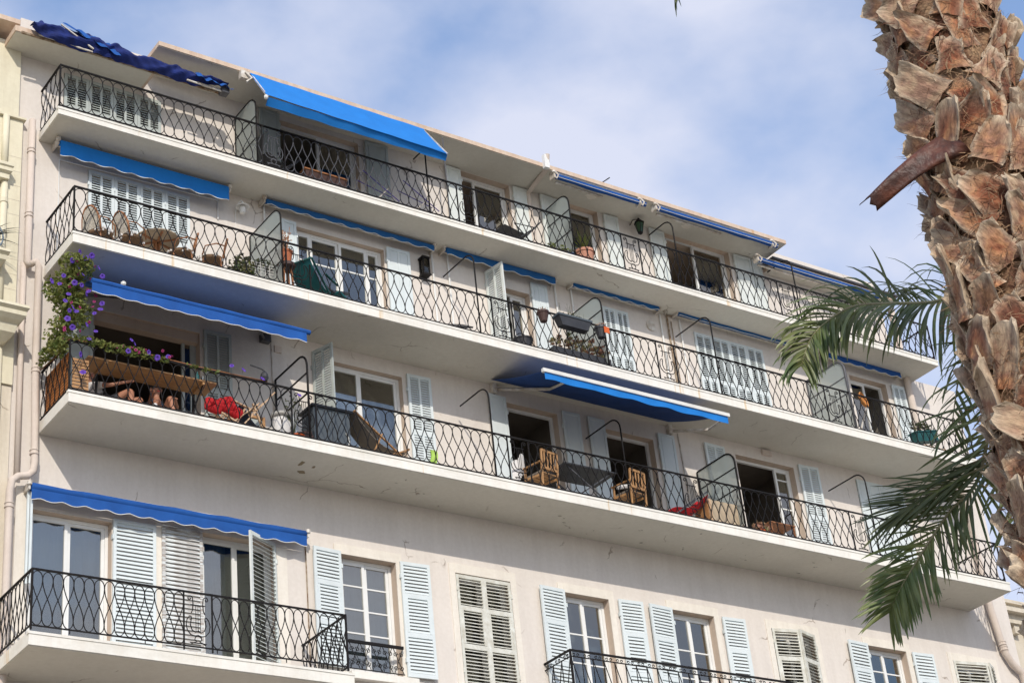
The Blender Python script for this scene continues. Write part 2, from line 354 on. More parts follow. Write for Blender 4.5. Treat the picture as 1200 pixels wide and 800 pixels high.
for i in range(len(xs) - 1):
    # merge vertical runs of solid cells
    run = None
    for j in range(len(zs) - 1):
        cx = (xs[i] + xs[i + 1]) / 2; cz = (zs[j] + zs[j + 1]) / 2
        solid = not (cx > 31.25 and cz > 21.75) and not any(o[0] < cx < o[1] and o[2] < cz < o[3] for o in OPEN)
        if solid:
            if run is None: run = zs[j]
        if (not solid or j == len(zs) - 2) and run is not None:
            e = zs[j + 1] if solid else zs[j]
            w.add([(xs[i], 0, run), (xs[i + 1], 0, run), (xs[i + 1], 0, e), (xs[i], 0, e)], [(0, 1, 2, 3)]); run = None
w.add([(XL, 0, 0), (XL, 12, 0), (XL, 12, 24.3), (XL, 0, 24.3)], [(0, 1, 2, 3)])
w.add([(XR, 0, 0), (XR, 12, 0), (XR, 12, 21.75), (XR, 0, 21.75)], [(3, 2, 1, 0)]); w.add([(31.25, 0, 21.75), (31.25, 12, 21.75), (31.25, 12, 24.3), (31.25, 0, 24.3)], [(3, 2, 1, 0)]); w.add([(31.25, 0, 21.75), (XR, 0, 21.75), (XR, 12, 21.75), (31.25, 12, 21.75)], [(0, 1, 2, 3)])
w.add([(XL, 12, 0), (XR, 12, 0), (XR, 12, 21.75), (XL, 12, 21.75)], [(3, 2, 1, 0)])
w.build('wall', MW, B)
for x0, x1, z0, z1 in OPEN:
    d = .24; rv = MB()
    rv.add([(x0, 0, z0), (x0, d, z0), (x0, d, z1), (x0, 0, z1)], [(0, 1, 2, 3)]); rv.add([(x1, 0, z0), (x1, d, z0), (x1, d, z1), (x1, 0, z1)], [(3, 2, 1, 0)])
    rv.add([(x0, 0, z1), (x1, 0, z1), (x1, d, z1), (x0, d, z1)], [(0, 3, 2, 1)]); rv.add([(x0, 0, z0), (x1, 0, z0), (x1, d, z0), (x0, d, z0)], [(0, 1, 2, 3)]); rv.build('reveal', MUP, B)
# rooms behind the openings
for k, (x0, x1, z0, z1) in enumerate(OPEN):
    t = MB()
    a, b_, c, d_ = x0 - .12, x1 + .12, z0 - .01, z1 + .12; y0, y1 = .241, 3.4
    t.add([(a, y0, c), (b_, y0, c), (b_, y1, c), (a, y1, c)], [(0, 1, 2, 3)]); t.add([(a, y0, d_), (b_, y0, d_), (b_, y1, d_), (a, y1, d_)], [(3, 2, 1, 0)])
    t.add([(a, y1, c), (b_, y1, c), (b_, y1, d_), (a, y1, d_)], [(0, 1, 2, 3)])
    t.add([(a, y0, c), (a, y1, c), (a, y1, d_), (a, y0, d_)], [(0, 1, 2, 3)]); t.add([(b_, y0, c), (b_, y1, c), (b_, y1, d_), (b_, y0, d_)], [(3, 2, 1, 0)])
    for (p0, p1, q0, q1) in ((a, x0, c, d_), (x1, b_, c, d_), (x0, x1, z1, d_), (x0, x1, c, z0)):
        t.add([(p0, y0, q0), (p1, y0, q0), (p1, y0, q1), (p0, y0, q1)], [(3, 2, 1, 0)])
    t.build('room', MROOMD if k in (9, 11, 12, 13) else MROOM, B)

# balcony slabs: white edge, warm underside
def slab(x0, x1, d, z, th, taper=0, nose=.03):
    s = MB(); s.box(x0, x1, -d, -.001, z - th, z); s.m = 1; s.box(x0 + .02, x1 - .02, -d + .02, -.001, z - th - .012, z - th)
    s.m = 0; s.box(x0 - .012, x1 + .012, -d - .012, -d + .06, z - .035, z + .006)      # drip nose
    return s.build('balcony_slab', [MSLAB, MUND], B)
slab(9.83, 31.75, .9, F4, .14); slab(10.0, 31.9, 1.28, F3, .2); slab(10.0, 31.95, 1.25, F2, .2); slab(9.38, 14.82, 1.5, 11.82, .2)
slab(19.75, 25.35, .85, 12.12, .2)
MB().box(15.6, 16.95, -.14, .0, 12.32, 12.45).build('sill', MSLAB, B)
for x0, x1 in ((17.8, 19.4), (25.5, 27.1), (28.2, 29.8), (30.8, 32.5)): MB().box(x0, x1, -.09, .0, 12.33, 12.45).build('sill', MSLAB, B)
# peeled paint on the underside of the second slab
rp_ = random.Random(3)
def patch(x, y, z, sx, sy, m):
    pts = []; n = 11
    for i in range(n):
        a = 2 * PI * i / n; r_ = .6 + .5 * rp_.random(); pts.append((x + math.cos(a) * sx * r_, y + math.sin(a) * sy * r_))
    return MB().prism(pts, z - .004, z, 'z').build('peeled_patch', m, B)
MPEEL = mat('peeled_plaster', (.30, .24, .15), .95, (.2, .16, .1), 12); MPEELG = mat('peeled_grey', (.36, .34, .29), .95)
zU = F2 - .212
for a in ((14.45, -.75, .05, .11), (14.62, -.45, .09, .06), (14.72, -.7, .03, .05)): patch(*a[:2], zU, *a[2:], MPEEL)
for i in range(26):
    patch(rp_.choice([16.5, 17.1, 19.5, 20.3, 21.0, 22.2, 23.4, 24.1, 25.0, 26.5, 30.6]) + rp_.uniform(-.3, .3), rp_.uniform(-1.1, -.2), zU, rp_.uniform(.01, .05), rp_.uniform(.008, .03), MPEELG)

# roof eave
e = MB(); e.m = 0
e.box(9.1, 11.8, -.62, 3, 23.44, 23.56); e.box(11.75, 27.42, -.88, 3, 23.9, 24.0)
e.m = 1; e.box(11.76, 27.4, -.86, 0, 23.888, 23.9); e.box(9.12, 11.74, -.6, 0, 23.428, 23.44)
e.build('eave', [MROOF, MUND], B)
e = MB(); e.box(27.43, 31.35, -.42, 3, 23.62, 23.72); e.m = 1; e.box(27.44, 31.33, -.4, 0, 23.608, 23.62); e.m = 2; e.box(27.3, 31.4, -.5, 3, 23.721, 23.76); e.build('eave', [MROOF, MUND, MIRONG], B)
MB().box(XL, 11.75, .05, 12, 23.56, 24.25).build('parapet', MROOF, B)
MB().box(11.75, 27.4, .6, 12, 24.0, 24.3).build('roof', MROOF, B)
q = MB()
for x, z in ((10.1, 23.75), (10.02, 23.66)): pass
q.tube([(20.62, -.95, 24.2), (20.62, -.9, 23.9), (20.7, -.05, 23.78), (20.72, -.05, F4)], .055, 8); q.build('downpipe', MPIPE, B)
MB().box(20.52, 20.64, -.97, -.88, 23.85, 24.18).build('rainwater_head', MWH, B)

# window surrounds on the lowest storey, painted bands
def surround(x0, x1, z0, z1, b=.13, top=.18, t=.018):
    s = MB(); s.box(x0 - b, x0, -t, 0.0, z0, z1 + top); s.box(x1, x1 + b, -t, 0.0, z0, z1 + top); s.box(x0, x1, -t - .004, 0.0, z1, z1 + top)
    return s.build('surround', MSUR, B)
for k in (2, 3, 4, 5, 6, 7, 8): surround(*OPEN[k])
for a in ((9.66, 9.88, -.03, 0, 12.2, 14.85), (14.3, 14.5, -.025, 0, 12.1, 14.6), (12.06, 12.9, -.012, 0, 12.1, 14.65)): MB().box(*a).build('painted_band', MSUR, B)
MB().box(10.94, 12.92, .04, .2, 18.27, 18.455).build('lintel', MUP, B)

# windows ----------------------------------------------------------------
def window(k, leaves, rows=(), y=.16, skip=(), fr=.06, split=None, top=.0, mullion=None, mtl=None, curtain=None):
    """leaves: list of relative widths; rows: fractions of height with a glazing bar; skip: leaves without glass (slid open)"""
    x0, x1, z0, z1 = OPEN[k]; z1 = z1 - top
    mtl = mtl or MWH
    g = MB(); T = .06
    g.box(x0 + .004, x0 + fr, y, y + T, z0 + .004, z1 - .004); g.box(x1 - fr, x1 - .004, y, y + T, z0 + .004, z1 - .004); g.box(x0 + fr, x1 - fr, y, y + T, z1 - fr, z1 - .004); g.box(x0 + fr, x1 - fr, y, y + T, z0 + .004, z0 + fr)
    tot = sum(leaves); X0 = x0 + fr; X1 = x1 - fr; cx = X0; panes = []
    for i, lw in enumerate(leaves):
        w_ = (X1 - X0) * lw / tot; a, b_ = cx, cx + w_; cx = b_
        if i in skip: continue
        yy = y - .012 + (.03 if i % 2 else 0); s_ = .055
        g.box(a + .003, a + s_, yy, yy + .05, z0 + fr, z1 - fr); g.box(b_ - s_, b_ - .003, yy, yy + .05, z0 + fr, z1 - fr)
        g.box(a + s_, b_ - s_, yy, yy + .05, z1 - fr - s_, z1 - fr - .003); g.box(a + s_, b_ - s_, yy, yy + .05, z0 + fr + .003, z0 + fr + .09)
        zz = [z0 + fr + .09] + [z0 + (z1 - z0) * r_ for r_ in rows] + [z1 - fr - s_]
        for j in range(1, len(zz) - 1): g.box(a + s_, b_ - s_, yy + .01, yy + .04, zz[j] - .014, zz[j] + .014)
        for j in range(len(zz) - 1): panes.append((a + s_, b_ - s_, yy + .02, zz[j], zz[j + 1]))
    W_ = g.build('window', mtl, B)
    for a, b_, yy, c, d_ in panes:
        MB().box(a - .006, b_ + .006, yy, yy + .008, c - .002, d_ + .002).build('pane', MGL, W_)
    if curtain:
        for a, b_ in curtain:
            MB().grid(lambda u, v: (a + (b_ - a) * u, .32 + .02 * math.sin(u * 40), z0 + .05 + (z1 - z0 - .1) * v), 24, 1).build('curtain', MCURT, W_)
    return W_
window(0, [1, 1], y=.14, curtain=[(9.95, 11.25)]); window(1, [1, 1], y=.16, curtain=[(12.95, 13.5)]); window(2, [1, 1], (.37, .57, .77), curtain=[(15.62, 16.68)]); window(3, [1, 1]); 
window(4, [1, 1], (.25, .47, .70), curtain=[(21.1, 21.45)]); window(5, [1, 1], (.25, .47, .70), curtain=[(23.7, 24.1)]); window(6, [1, 1]); window(7, [1, 1], (.37, .57, .77), curtain=[(28.5, 29.0)]); window(8, [1, 1])
window(9, [6, 6, 1.6], skip=(0, 1), mtl=MSHG); window(10, [1, 1.35], y=.12, curtain=[(15.62, 17.1)]); window(11, [1, 1], skip=(0, 1)); window(12, [1, 1], skip=(0, 1)); window(13, [3, .1, 1.1], (.3, .6, .88), skip=(0, 1), curtain=[(27.0, 27.15)]); window(14, [1, 1])
window(15, [1, 1]); window(16, [.5, 1, 1, .45], (.72,), y=.12, curtain=[(15.02, 16.9)]); window(17, [1, 1], (.55,), skip=(0,)); window(18, [1]); window(19, [1, 1]); window(20, [1, 1], skip=(1,))
window(21, [1, 1]); window(22, [1.05, 1], skip=(0,), y=.14); window(23, [1, 2.2], skip=(0,), curtain=[(19.9, 20.15)]); window(24, [1]); window(25, [1, 1], skip=(0,))

# white roller-box lintels and panels
MB().box(24.5, 26.36, .03, .09, 22.3, 22.52).build('blind', MGREYC, B)

# shutters ---------------------------------------------------------------
slat_cache = {}; slat_n = [0]
def slat_mesh(w_, t, mtl, dz=.05, sg=1):
    key = (round(w_, 3), mtl.name, dz, sg)
    if key not in slat_cache:
        md = abs(sg); an = R({1: 64, 2: 40, 3: 56}[md]); a = MB(); c, s_ = math.sin(an), math.cos(an) * (1 if sg > 0 else -1); h = dz * {1: .535, 2: .52, 3: .60}[md]
        a.add([(x, y, z) for x in (0, w_) for (y, z) in ((-h * s_ - .003 * c, -h * c), (-h * s_ + .003 * c, -h * c + .004), (h * s_ + .003 * c, h * c + .004), (h * s_ - .003 * c, h * c))],
              [(3, 2, 1, 0), (4, 5, 6, 7), (0, 1, 5, 4), (1, 2, 6, 5), (2, 3, 7, 6), (3, 0, 4, 7)])
        slat_cache[key] = a
    return slat_cache[key]
mesh_cache = {}
def shutter(x, y, ang, w_, z0, z1, style, mtl, single=False, label=None, dz=.052, gaps=False):
    """leaf hinged at (x, y); ang in degrees from +x, turning towards the street (-y)"""
    T = .036; st = .055; g = MB()
    H = z1 - z0; sg = (-1 if ang < 90 else 1) * {False: -1, True: -2, 'mid': -3}[gaps]
    g.box(0, st, -T / 2, T / 2, 0, H); g.box(w_ - st, w_, -T / 2, T / 2, 0, H)
    rails = [0, H]
    if style == 'three': rails = [0, H * .36, H * .70, H]
    if style == 'two' or style == 'cols': rails = [0, H * .5, H]
    for i, r_ in enumerate(rails):
        a, b_ = (r_, r_ + .075) if i == 0 else ((r_ - .065, r_) if i == len(rails) - 1 else (r_ - .045, r_ + .045))
        g.box(st, w_ - st, -T / 2 + .001, T / 2 - .001, a, b_)
    cols = [(st, w_ - st)]
    if style == 'cols' or style == 'plain2':
        g.box(w_ / 2 - .022, w_ / 2 + .022, -T / 2 + .002, T / 2 - .002, .07, H - .06); cols = [(st, w_ / 2 - .022), (w_ / 2 + .022, w_ - st)]
    slats = []
    for i in range(len(rails) - 1):
        a = rails[i] + (.075 if i == 0 else .045); b_ = rails[i + 1] - (.065 if i == len(rails) - 2 else .045)
        for (c0, c1) in cols:
            ins = 0
            if style == 'three' and i == 1:
                ins = .045; g.box(c0, c0 + ins, -T / 2 - .004, T / 2 - .006, a, b_); g.box(c1 - ins, c1, -T / 2 - .004, T / 2 - .006, a, b_)
            if style in ('plain', 'plain2'):
                g.box(c0, c1, -.006, .006, a, b_)
                g.box(c0 + .02, c1 - .02, -.012, .012, a + .03, b_ - .03)
            else:
                n = int((b_ - a) / dz); d_ = (b_ - a) / n
                for k in range(n): slats.append((c0 + ins, c1 - c0 - 2 * ins, a + d_ * (k + .5), d_))
    g.box(-.02, .01, -.03, .03, H * .85, H * .85 + .08); g.box(-.02, .01, -.03, .03, H * .12, H * .12 + .08)
    me = g.mesh('shutter', mtl); o = bpy.data.objects.new('shutter', me); COL.objects.link(o); o.parent = B
    o.location = Vector((x, y, z0)) - Vector(B.location); o.rotation_euler = (0, 0, -R(ang))
    if label: o['label'] = label
    if single:
        for c0, cw, z, d_ in slats:
            key = (round(cw, 3), mtl.name, sg)
            if key not in mesh_cache: mesh_cache[key] = slat_mesh(cw, T, mtl, dz, sg).mesh('slat', mtl)
            inst('slat', mesh_cache[key], o, (c0, 0, z)); slat_n[0] += 1
    elif slats:
        a = MB()
        for c0, cw, z, d_ in slats:
            sm = slat_mesh(cw, T, mtl, dz, sg); a.add([(v[0] + c0, v[1], v[2] + z) for v in sm.v], sm.f)
        mo = bpy.data.objects.new('slats', a.mesh('slats', mtl)); COL.objects.link(mo); mo.parent = o; mo['kind'] = 'stuff'
    return o
# storey 1
shutter(11.31, -.03, 0, .75, F1 + .05, 14.56, 'full', MSH, True, dz=.068)
shutter(12.9, -.03, 180, .73, F1 + .05, 14.6, 'full', MSHP, True, label='weathered shutter with peeling paint', dz=.075)
shutter(14.28, -.02, 152, .76, F1 + .05, 14.6, 'full', MSHW, True, gaps=True, label='slatted shutter swung half open', dz=.075)
for a in ((15.56, 176, .57), (16.78, 3, .6)): shutter(a[0], -.045, a[1], a[2], 12.5, 14.66, 'three', MSH, True, dz=.062)
for a in ((17.99, 0, .60), (19.19, 180, .60)): shutter(a[0], .0, a[1], a[2], 12.47, 14.62, 'three', MSHR, True, dz=.062, gaps=True)
for a in ((20.42, 176, .60), (21.71, 4, .57), (23.04, 176, .60), (24.34, 4, .57)): shutter(a[0], -.045, a[1], a[2], 12.3, 14.65, 'three', MSH, True, dz=.066)
shutter(25.69, -.005, 12, .64, 12.47, 14.6, 'three', MSHR, dz=.066, gaps=True); shutter(26.87, -.005, 163, .6, 12.47, 14.6, 'three', MSHR, dz=.066, gaps=True)
shutter(28.36, -.045, 176, .6, 12.5, 14.6, 'three', MSH, dz=.066); shutter(29.7, -.045, 4, .6, 12.5, 14.58, 'three', MSH, dz=.066)
shutter(31.0, -.005, 10, .93, 12.47, 14.56, 'three', MSHR, dz=.066, gaps=True); shutter(32.28, -.005, 150, .4, 12.47, 14.56, 'three', MSHR, dz=.066, gaps=True)
# storey 2
shutter(10.9, -.035, 180, .55, F2 + .05, 18.35, 'plain', MSHG); shutter(12.99, -.04, 1, .53, F2 + .05, 18.53, 'cols', MSHG, dz=.05)
shutter(15.2, -.02, 72, .5, F2 + .05, 18.6, 'cols', MSHG, dz=.05, label='shutter standing open at a right angle')
shutter(17.24, -.04, 2, .52, F2 + .05, 18.6, 'cols', MSH, dz=.05)
shutter(19.52, -.04, 178, .42, F2 + .05, 18.58, 'plain', MSH); shutter(20.9, -.04, 2, .42, F2 + .05, 18.58, 'plain', MSH); shutter(21.96, -.04, 178, .42, F2 + .05, 18.58, 'plain', MSH); shutter(23.36, -.04, 2, .42, F2 + .05, 18.58, 'plain', MSH)
shutter(25.18, -.04, 178, .56, F2 + .05, 18.61, 'cols', MSH); shutter(27.32, -.04, 3, .56, F2 + .05, 18.62, 'cols', MSH)
for i in range(2): shutter(29.1 + .73 * i, -.01, 0, .72, F2 + .05, 18.6, 'plain2', MSH)
# storey 3
for i in range(4): shutter(10.78 + .495 * i, -.01, 0, .49, F3 + .05, 21.32, 'cols', MSH, dz=.05, gaps='mid')
shutter(14.97, -.04, 178, .32, F3 + .05, 21.38, 'plain', MSH); shutter(16.99, -.04, 2, .52, F3 + .05, 21.4, 'plain2', MSH)
shutter(19.36, -.02, 80, .5, F3 + .05, 21.46, 'cols', MSHW, dz=.05, label='shutter folded out from the wall')
shutter(20.48, -.04, 2, .4, F3 + .05, 21.5, 'plain2', MSH)
for i in range(2): shutter(22.36 + .345 * i, -.01, 0, .34, F3 + .05, 21.42, 'cols', MSH, dz=.05, gaps='mid')
for i in range(4): shutter(24.89 + .5 * i, -.01, 0, .495, F3 + .05, 21.4, 'cols', MSH, dz=.05, gaps='mid')
shutter(30.95, -.04, 2, .4, F3 + .05, 21.42, 'cols', MSH, dz=.05)
# storey 4
for i in range(4): shutter(10.28 + .478 * i, -.01, 0, .472, F4 + .05, 23.32, 'cols', MSHG, dz=.05, gaps='mid')
shutter(14.7, -.04, 178, .44, F4 + .05, 23.86, 'plain', MSHG); shutter(16.66, -.04, 2, .52, F4 + .05, 23.86, 'plain', MSHG)
for x, a, ww in ((18.97, 178, .38), (20.31, 2, .41), (21.56, 178, .55), (22.74, 2, .38), (24.44, 178, .44), (26.5, 2, .5)): shutter(x, -.04, a, ww, F4 + .05, 23.86, 'plain', MSHW)
shutter(27.05, -.04, 2, .28, F4 + .05, 23.86, 'plain', MSHW)

# ------------------------------------------------------------------ railings
def fig8(hw, H, r):
    """closed figure-eight bar: round lobe top and bottom, strands crossing at mid height"""
    def sh(u):
        a = abs(u); v = math.sin(PI / 2 * a / .70) if a < .70 else math.sqrt(max(0, 1 - ((a - .70) / .30) ** 2)); return v if u >= 0 else -v
    us = [-1, -.985, -.94, -.87, -.78, -.66, -.45, -.22, .22, .45, .66, .78, .87, .94, .985, 1]
    A = [(hw * sh(u), 0, H / 2 * u) for u in us]; Bk = [(-hw * sh(u), 0, H / 2 * u) for u in reversed(us[1:-1])]
    return MB().tube(A + Bk, r, 4, closed=True)
def lyre(w_, H, r):
    g = MB(); c = w_ / 2
    def P(pts, rr=r): g.tube([(x, 0, z) for x, z in pts], rr, 4)
    for s_ in (-1, 1):
        # horn: scroll at the top curling in, arm running down into the bowl
        sp = [(s_ * (c * .60 + (.052 - .0042 * i) * math.cos(R(200 - 42 * i))), H * .90 + (.052 - .0042 * i) * math.sin(R(200 - 42 * i))) for i in range(11, -1, -1)]
        P(sp + [(s_ * c * .36, H * .80), (s_ * c * .40, H * .68), (s_ * c * .50, H * .62)])
        P([(s_ * (c * .62 + .0), H * .56), (s_ * c * .80, H * .50), (s_ * c * .88, H * .40), (s_ * c * .80, H * .29), (s_ * c * .55, H * .21), (s_ * c * .25, H * .19), (0, H * .21)])
        P([(s_ * c * .62, H * .56), (s_ * c * .50, H * .55), (s_ * c * .50, H * .50), (s_ * c * .60, H * .49)])
        P([(s_ * c * .50, H * .50), (s_ * c * .58, H * .40), (s_ * c * .45, H * .30), (s_ * c * .2, H * .26), (0, H * .30)])
        P([(0, H * .20), (s_ * c * .22, H * .17), (s_ * c * .26, H * .12), (s_ * c * .1, H * .09), (s_ * c * .35, H * .06), (s_ * c * .55, H * .03)])
    for x in (-.16, 0, .16): P([(c * x, H * .28), (c * x, H * .78)], r * .6)
    P([(-c * .55, H * .78), (c * .55, H * .78)]); P([(-c * .6, H * .06), (c * .6, H * .06)])
    return g
RH = .95
bal = {k: fig8(k / 2, .85, .0085).mesh('baluster', MIRON) for k in (.2, .16, .17)}
balg = fig8(.1, .85, .0085).mesh('baluster', MIRONG)
lyre_me = lyre(.46, .86, .009).mesh('lyre_panel', MIRON); lyre_g = lyre(.46, .86, .009).mesh('lyre_panel', MIRONG)
def railing(label, x0, x1, z, yf, sp, lyres=(), left=True, right=True, grey=None, posts=()):
    t = thing('balcony_railing', ((x0 + x1) / 2, -yf, z), label, 'railing', 'wrought iron balcony railings')
    lo = root_loc(t); h = MB()
    h.box(x0 - .012, x1 + .012, -yf - .018, -yf + .018, z + RH - .012, z + RH + .012); h.box(x0, x1, -yf - .01, -yf + .01, z + .055, z + .075)
    sides = [s_ for s_, f in ((x0, left), (x1, right)) if f]
    for sx in sides: h.box(sx - .018, sx + .018, -yf + .02, -.002, z + RH - .011, z + RH + .011); h.box(sx - .01, sx + .01, -yf + .012, -.002, z + .055, z + .075)
    h.build('handrail', MIRON, t)
    def post(x, y=-yf, r=.011): MB().box(x - r, x + r, y - r, y + r, z, z + RH - .012).build('post', MIRON, t)
    for sx in sides: post(sx, r=.014)
    segs = []; cur = x0
    for a in lyres:
        segs.append((cur, a - .24)); cur = a + .24
        post(a - .24); post(a + .24)
        inst('lyre_panel', lyre_g if grey and grey[0] < a < grey[1] else lyre_me, t, Vector((a, -yf, z + .075)) - lo)
    segs.append((cur, x1))
    for p in posts: post(p)
    for a, b_ in segs:
        n = max(1, round((b_ - a) / sp)); d = (b_ - a) / n
        for i in range(n):
            x = a + d * (i + .5)
            o = inst('baluster', balg if grey and grey[0] < x < grey[1] else bal[sp], t, Vector((x, -yf, z + .5)) - lo); o.scale.x = d / sp
    for sx in sides:
        n = max(1, round(yf / sp)); d = yf / n
        for i in range(n):
            o = inst('baluster', bal[sp], t, Vector((sx, -d * (i + .5), z + .5)) - lo, (0, 0, PI / 2)); o.scale.x = d / sp
    f = MB(); x = x0 + .6
    while x < x1: f.box(x - .006, x + .006, -yf - .006, -yf + .006, z, z + .056); x += 1.2
    f.build('foot', MIRON, t)
    return t
railing('long black wrought iron railing along the topmost balcony', 9.86, 31.7, F4, .87, .2, (14.08, 18.47, 22.65, 27.1), grey=(13.7, 16.9))
railing('long black wrought iron railing along the balcony with bistro chairs', 10.03, 31.85, F3, 1.22, .2, (14.3, 18.78, 22.85, 27.55))
railing('long black wrought iron railing along the balcony with seated people and flowers', 10.03, 31.9, F2, 1.19, .2, (14.3, 18.83, 23.0, 27.58))
railing('short wrought iron railing at bottom left under the small blue awning', 9.42, 14.74, 11.87, 1.46, .16, (12.1,))

# lower right balcony: N-pattern bars with small scrolls
t = thing('balcony_railing', (22.5, -.8, 12.12), 'black railing with slanting bars and little scrolls at bottom centre right', 'railing')
h = MB(); yf = .8; x0, x1, z = 19.8, 25.3, 12.12
h.box(x0 - .02, x1 + .02, -yf - .022, -yf + .022, z + .97, z + 1.0); h.box(x0, x1, -yf - .012, -yf + .012, z + .86, z + .875); h.box(x0, x1, -yf - .012, -yf + .012, z + .05, z + .07)
for sx in (x0, x1): h.box(sx - .022, sx + .022, -yf + .023, -.002, z + .971, z + 1.001); h.box(sx - .012, sx + .012, -yf + .013, -.002, z + .86, z + .874); h.box(sx - .012, sx + .012, -yf + .013, -.002, z + .05, z + .07)
h.build('handrail', MIRON, t)
for sx in (x0, x1): MB().box(sx - .018, sx + .018, -yf - .018, -yf + .018, z, z + .97).build('post', MIRON, t)
bb = MB(); bb.tube([(-.12, 0, .0), (-.12, 0, .80)], .009, 4); bb.tube([(-.12, 0, .80), (.12, 0, .0)], .009, 4)
sc_ = [(.032 * math.cos(R(i * 60)) * (1 - i * .05), 0, .032 * math.sin(R(i * 60)) * (1 - i * .05)) for i in range(9)]
for s_ in (-1, 1): bb.tube([(s_ * (p[0] + .045), 0, p[2] + .85) for p in sc_], .006, 4)
bm_ = bb.mesh('slanted_bar', MIRON); lo = root_loc(t); n = int((x1 - x0) / .24)
for i in range(n): inst('slanted_bar', bm_, t, Vector((x0 + .12 + (x1 - x0) / n * i, -yf, z + .06)) - lo)
for sx in (x0, x1):
    for i in range(3): inst('slanted_bar', bm_, t, Vector((sx, -.14 - .26 * i, z + .06)) - lo, (0, 0, PI / 2))

# window guard of the single window
t = thing('window_guard', (16.15, -.08, 12.45), 'small scrolled iron guard across the lower part of the lone window at bottom', 'window guard')
MB().box(15.6, 16.7, -.1, -.06, 12.97, 13.02).build('handrail', MIRON, t); MB().box(15.6, 16.7, -.088, -.072, 12.5, 12.515).build('bottom_rail', MIRON, t)
for i in range(5):
    cx = 15.71 + .22 * i; g = MB()
    for s_ in (-1, 1):
        for zz, fz in ((12.86, 1), (12.62, -1)):
            g.tube([(cx + s_ * (.055 + (.045 - .003 * j) * math.cos(R(180 - 45 * j))), -.08, zz + fz * (.045 - .003 * j) * math.sin(R(180 - 45 * j))) for j in range(10)], .007, 4)
        g.tube([(cx + s_ * .1, -.08, 12.5), (cx, -.08, 12.74), (cx + s_ * .1, -.08, 12.98)], .007, 4)
    g.build('scroll', MIRON, t)

# ------------------------------------------------------------------ dividers between the flats' balconies
def divider(label, x, z, yf, top, back, pane=None, bars=(), post=True, fr=.016, rear=False, corner=.28, m_=None):
    """frame in the plane across the balcony: front post on the railing, rounded corner, top bar running back to y=back"""
    t = thing('balcony_divider', (x, -yf, z), label, 'divider', 'partitions dividing the balconies')
    m_ = m_ or MIRON; f = MB(); a = [(x, -yf + corner - corner * math.cos(R(d)), top - corner + corner * math.sin(R(d))) for d in range(0, 91, 15)]
    pts = ([(x, -yf, z)] if post else []) + a + [(x, back, top + .0)]
    f.smooth = True; f.tube(pts, fr, 6); f.smooth = False
    if rear: f.bar((x, back, z), (x, back, top), .03)
    f.build('frame', m_, t)
    for hz in bars: MB().bar((x, -yf + .02, hz), (x, back, hz), .022).build('crossbar', m_, t)
    if pane:
        poly = [(-yf + .02, z + .15)] + [(p[1] + .012, p[2] - .012) for p in a] + [(back - .01, top - .02), (back - .01, z + .15)]
        MB().prism(poly, x - .004, x + .004, 'x').build('pane', pane, t)
    return t
divider('clear rounded divider left of the bright blue awning on topmost balcony', 13.74, F4, .87, 23.45, -.04, MFROST, (22.95, 22.45), rear=True)
divider('black pole with a short brace near the right end of the bright blue awning', 17.54, F4, .87, 23.42, -.45, None, (), corner=.03)
divider('frosted rounded divider beside the potted yucca on topmost balcony', 21.1, F4, .87, 23.45, -.04, MFROST, (23.0, 22.5), rear=True)
divider('bare curved black bar on topmost balcony right of the green lantern', 23.95, F4, .87, 23.62, -.1)
divider('bare curved black bar at the step of the roof, topmost balcony', 27.45, F4, .87, 23.58, -.1)
divider('clear rounded divider behind the terracotta pot, balcony with bistro chairs', 13.98, F3, 1.22, 20.78, -.04, MFROST, (20.4, 20.0, 19.6), rear=True)
divider('bare curved black bar left of the outward-folded white shutter', 18.22, F3, 1.22, 20.97, -.15)
divider('frosted rounded divider above the succulent planter', 21.3, F3, 1.22, 20.8, -.04, MFROST, (20.4, 20.0, 19.6), rear=True)
divider('bare curved black bar in front of the wide closed shutters', 24.25, F3, 1.22, 21.07, -.1)
divider('frosted divider with thick post behind the palm frond', 28.1, F3, 1.22, 20.86, -.04, MFROST, (20.4, 20.0, 19.6), rear=True, fr=.03, m_=MIRONG)
divider('black divider frame without glass beside the grey cabinet', 14.4, F2, 1.19, 17.82, -.04, None, (17.4, 17.0, 16.6), rear=True, fr=.02)
divider('bare curved black bar left of the big extended awning', 18.27, F2, 1.19, 18.02, -.25)
divider('bare curved black bar under the big extended awning', 21.38, F2, 1.19, 18.02, -.1)
divider('frosted rounded divider behind the wooden crate', 24.3, F2, 1.19, 17.85, -.04, MFROST, (17.45, 17.0), rear=True, fr=.02)
divider('bare curved black bar in front of the closed shutters at far right', 28.05, F2, 1.19, 18.08, -.1)
MB_ = None
t = thing('support_pole', (18.02, -.87, F4), 'thin dark pole rising from topmost railing to the right end of the bright blue awning', 'pole')
MB().tube([(18.02, -.85, F4), (18.02, -.85, 23.85)], .014, 6).build('pole', MIRONG, t)

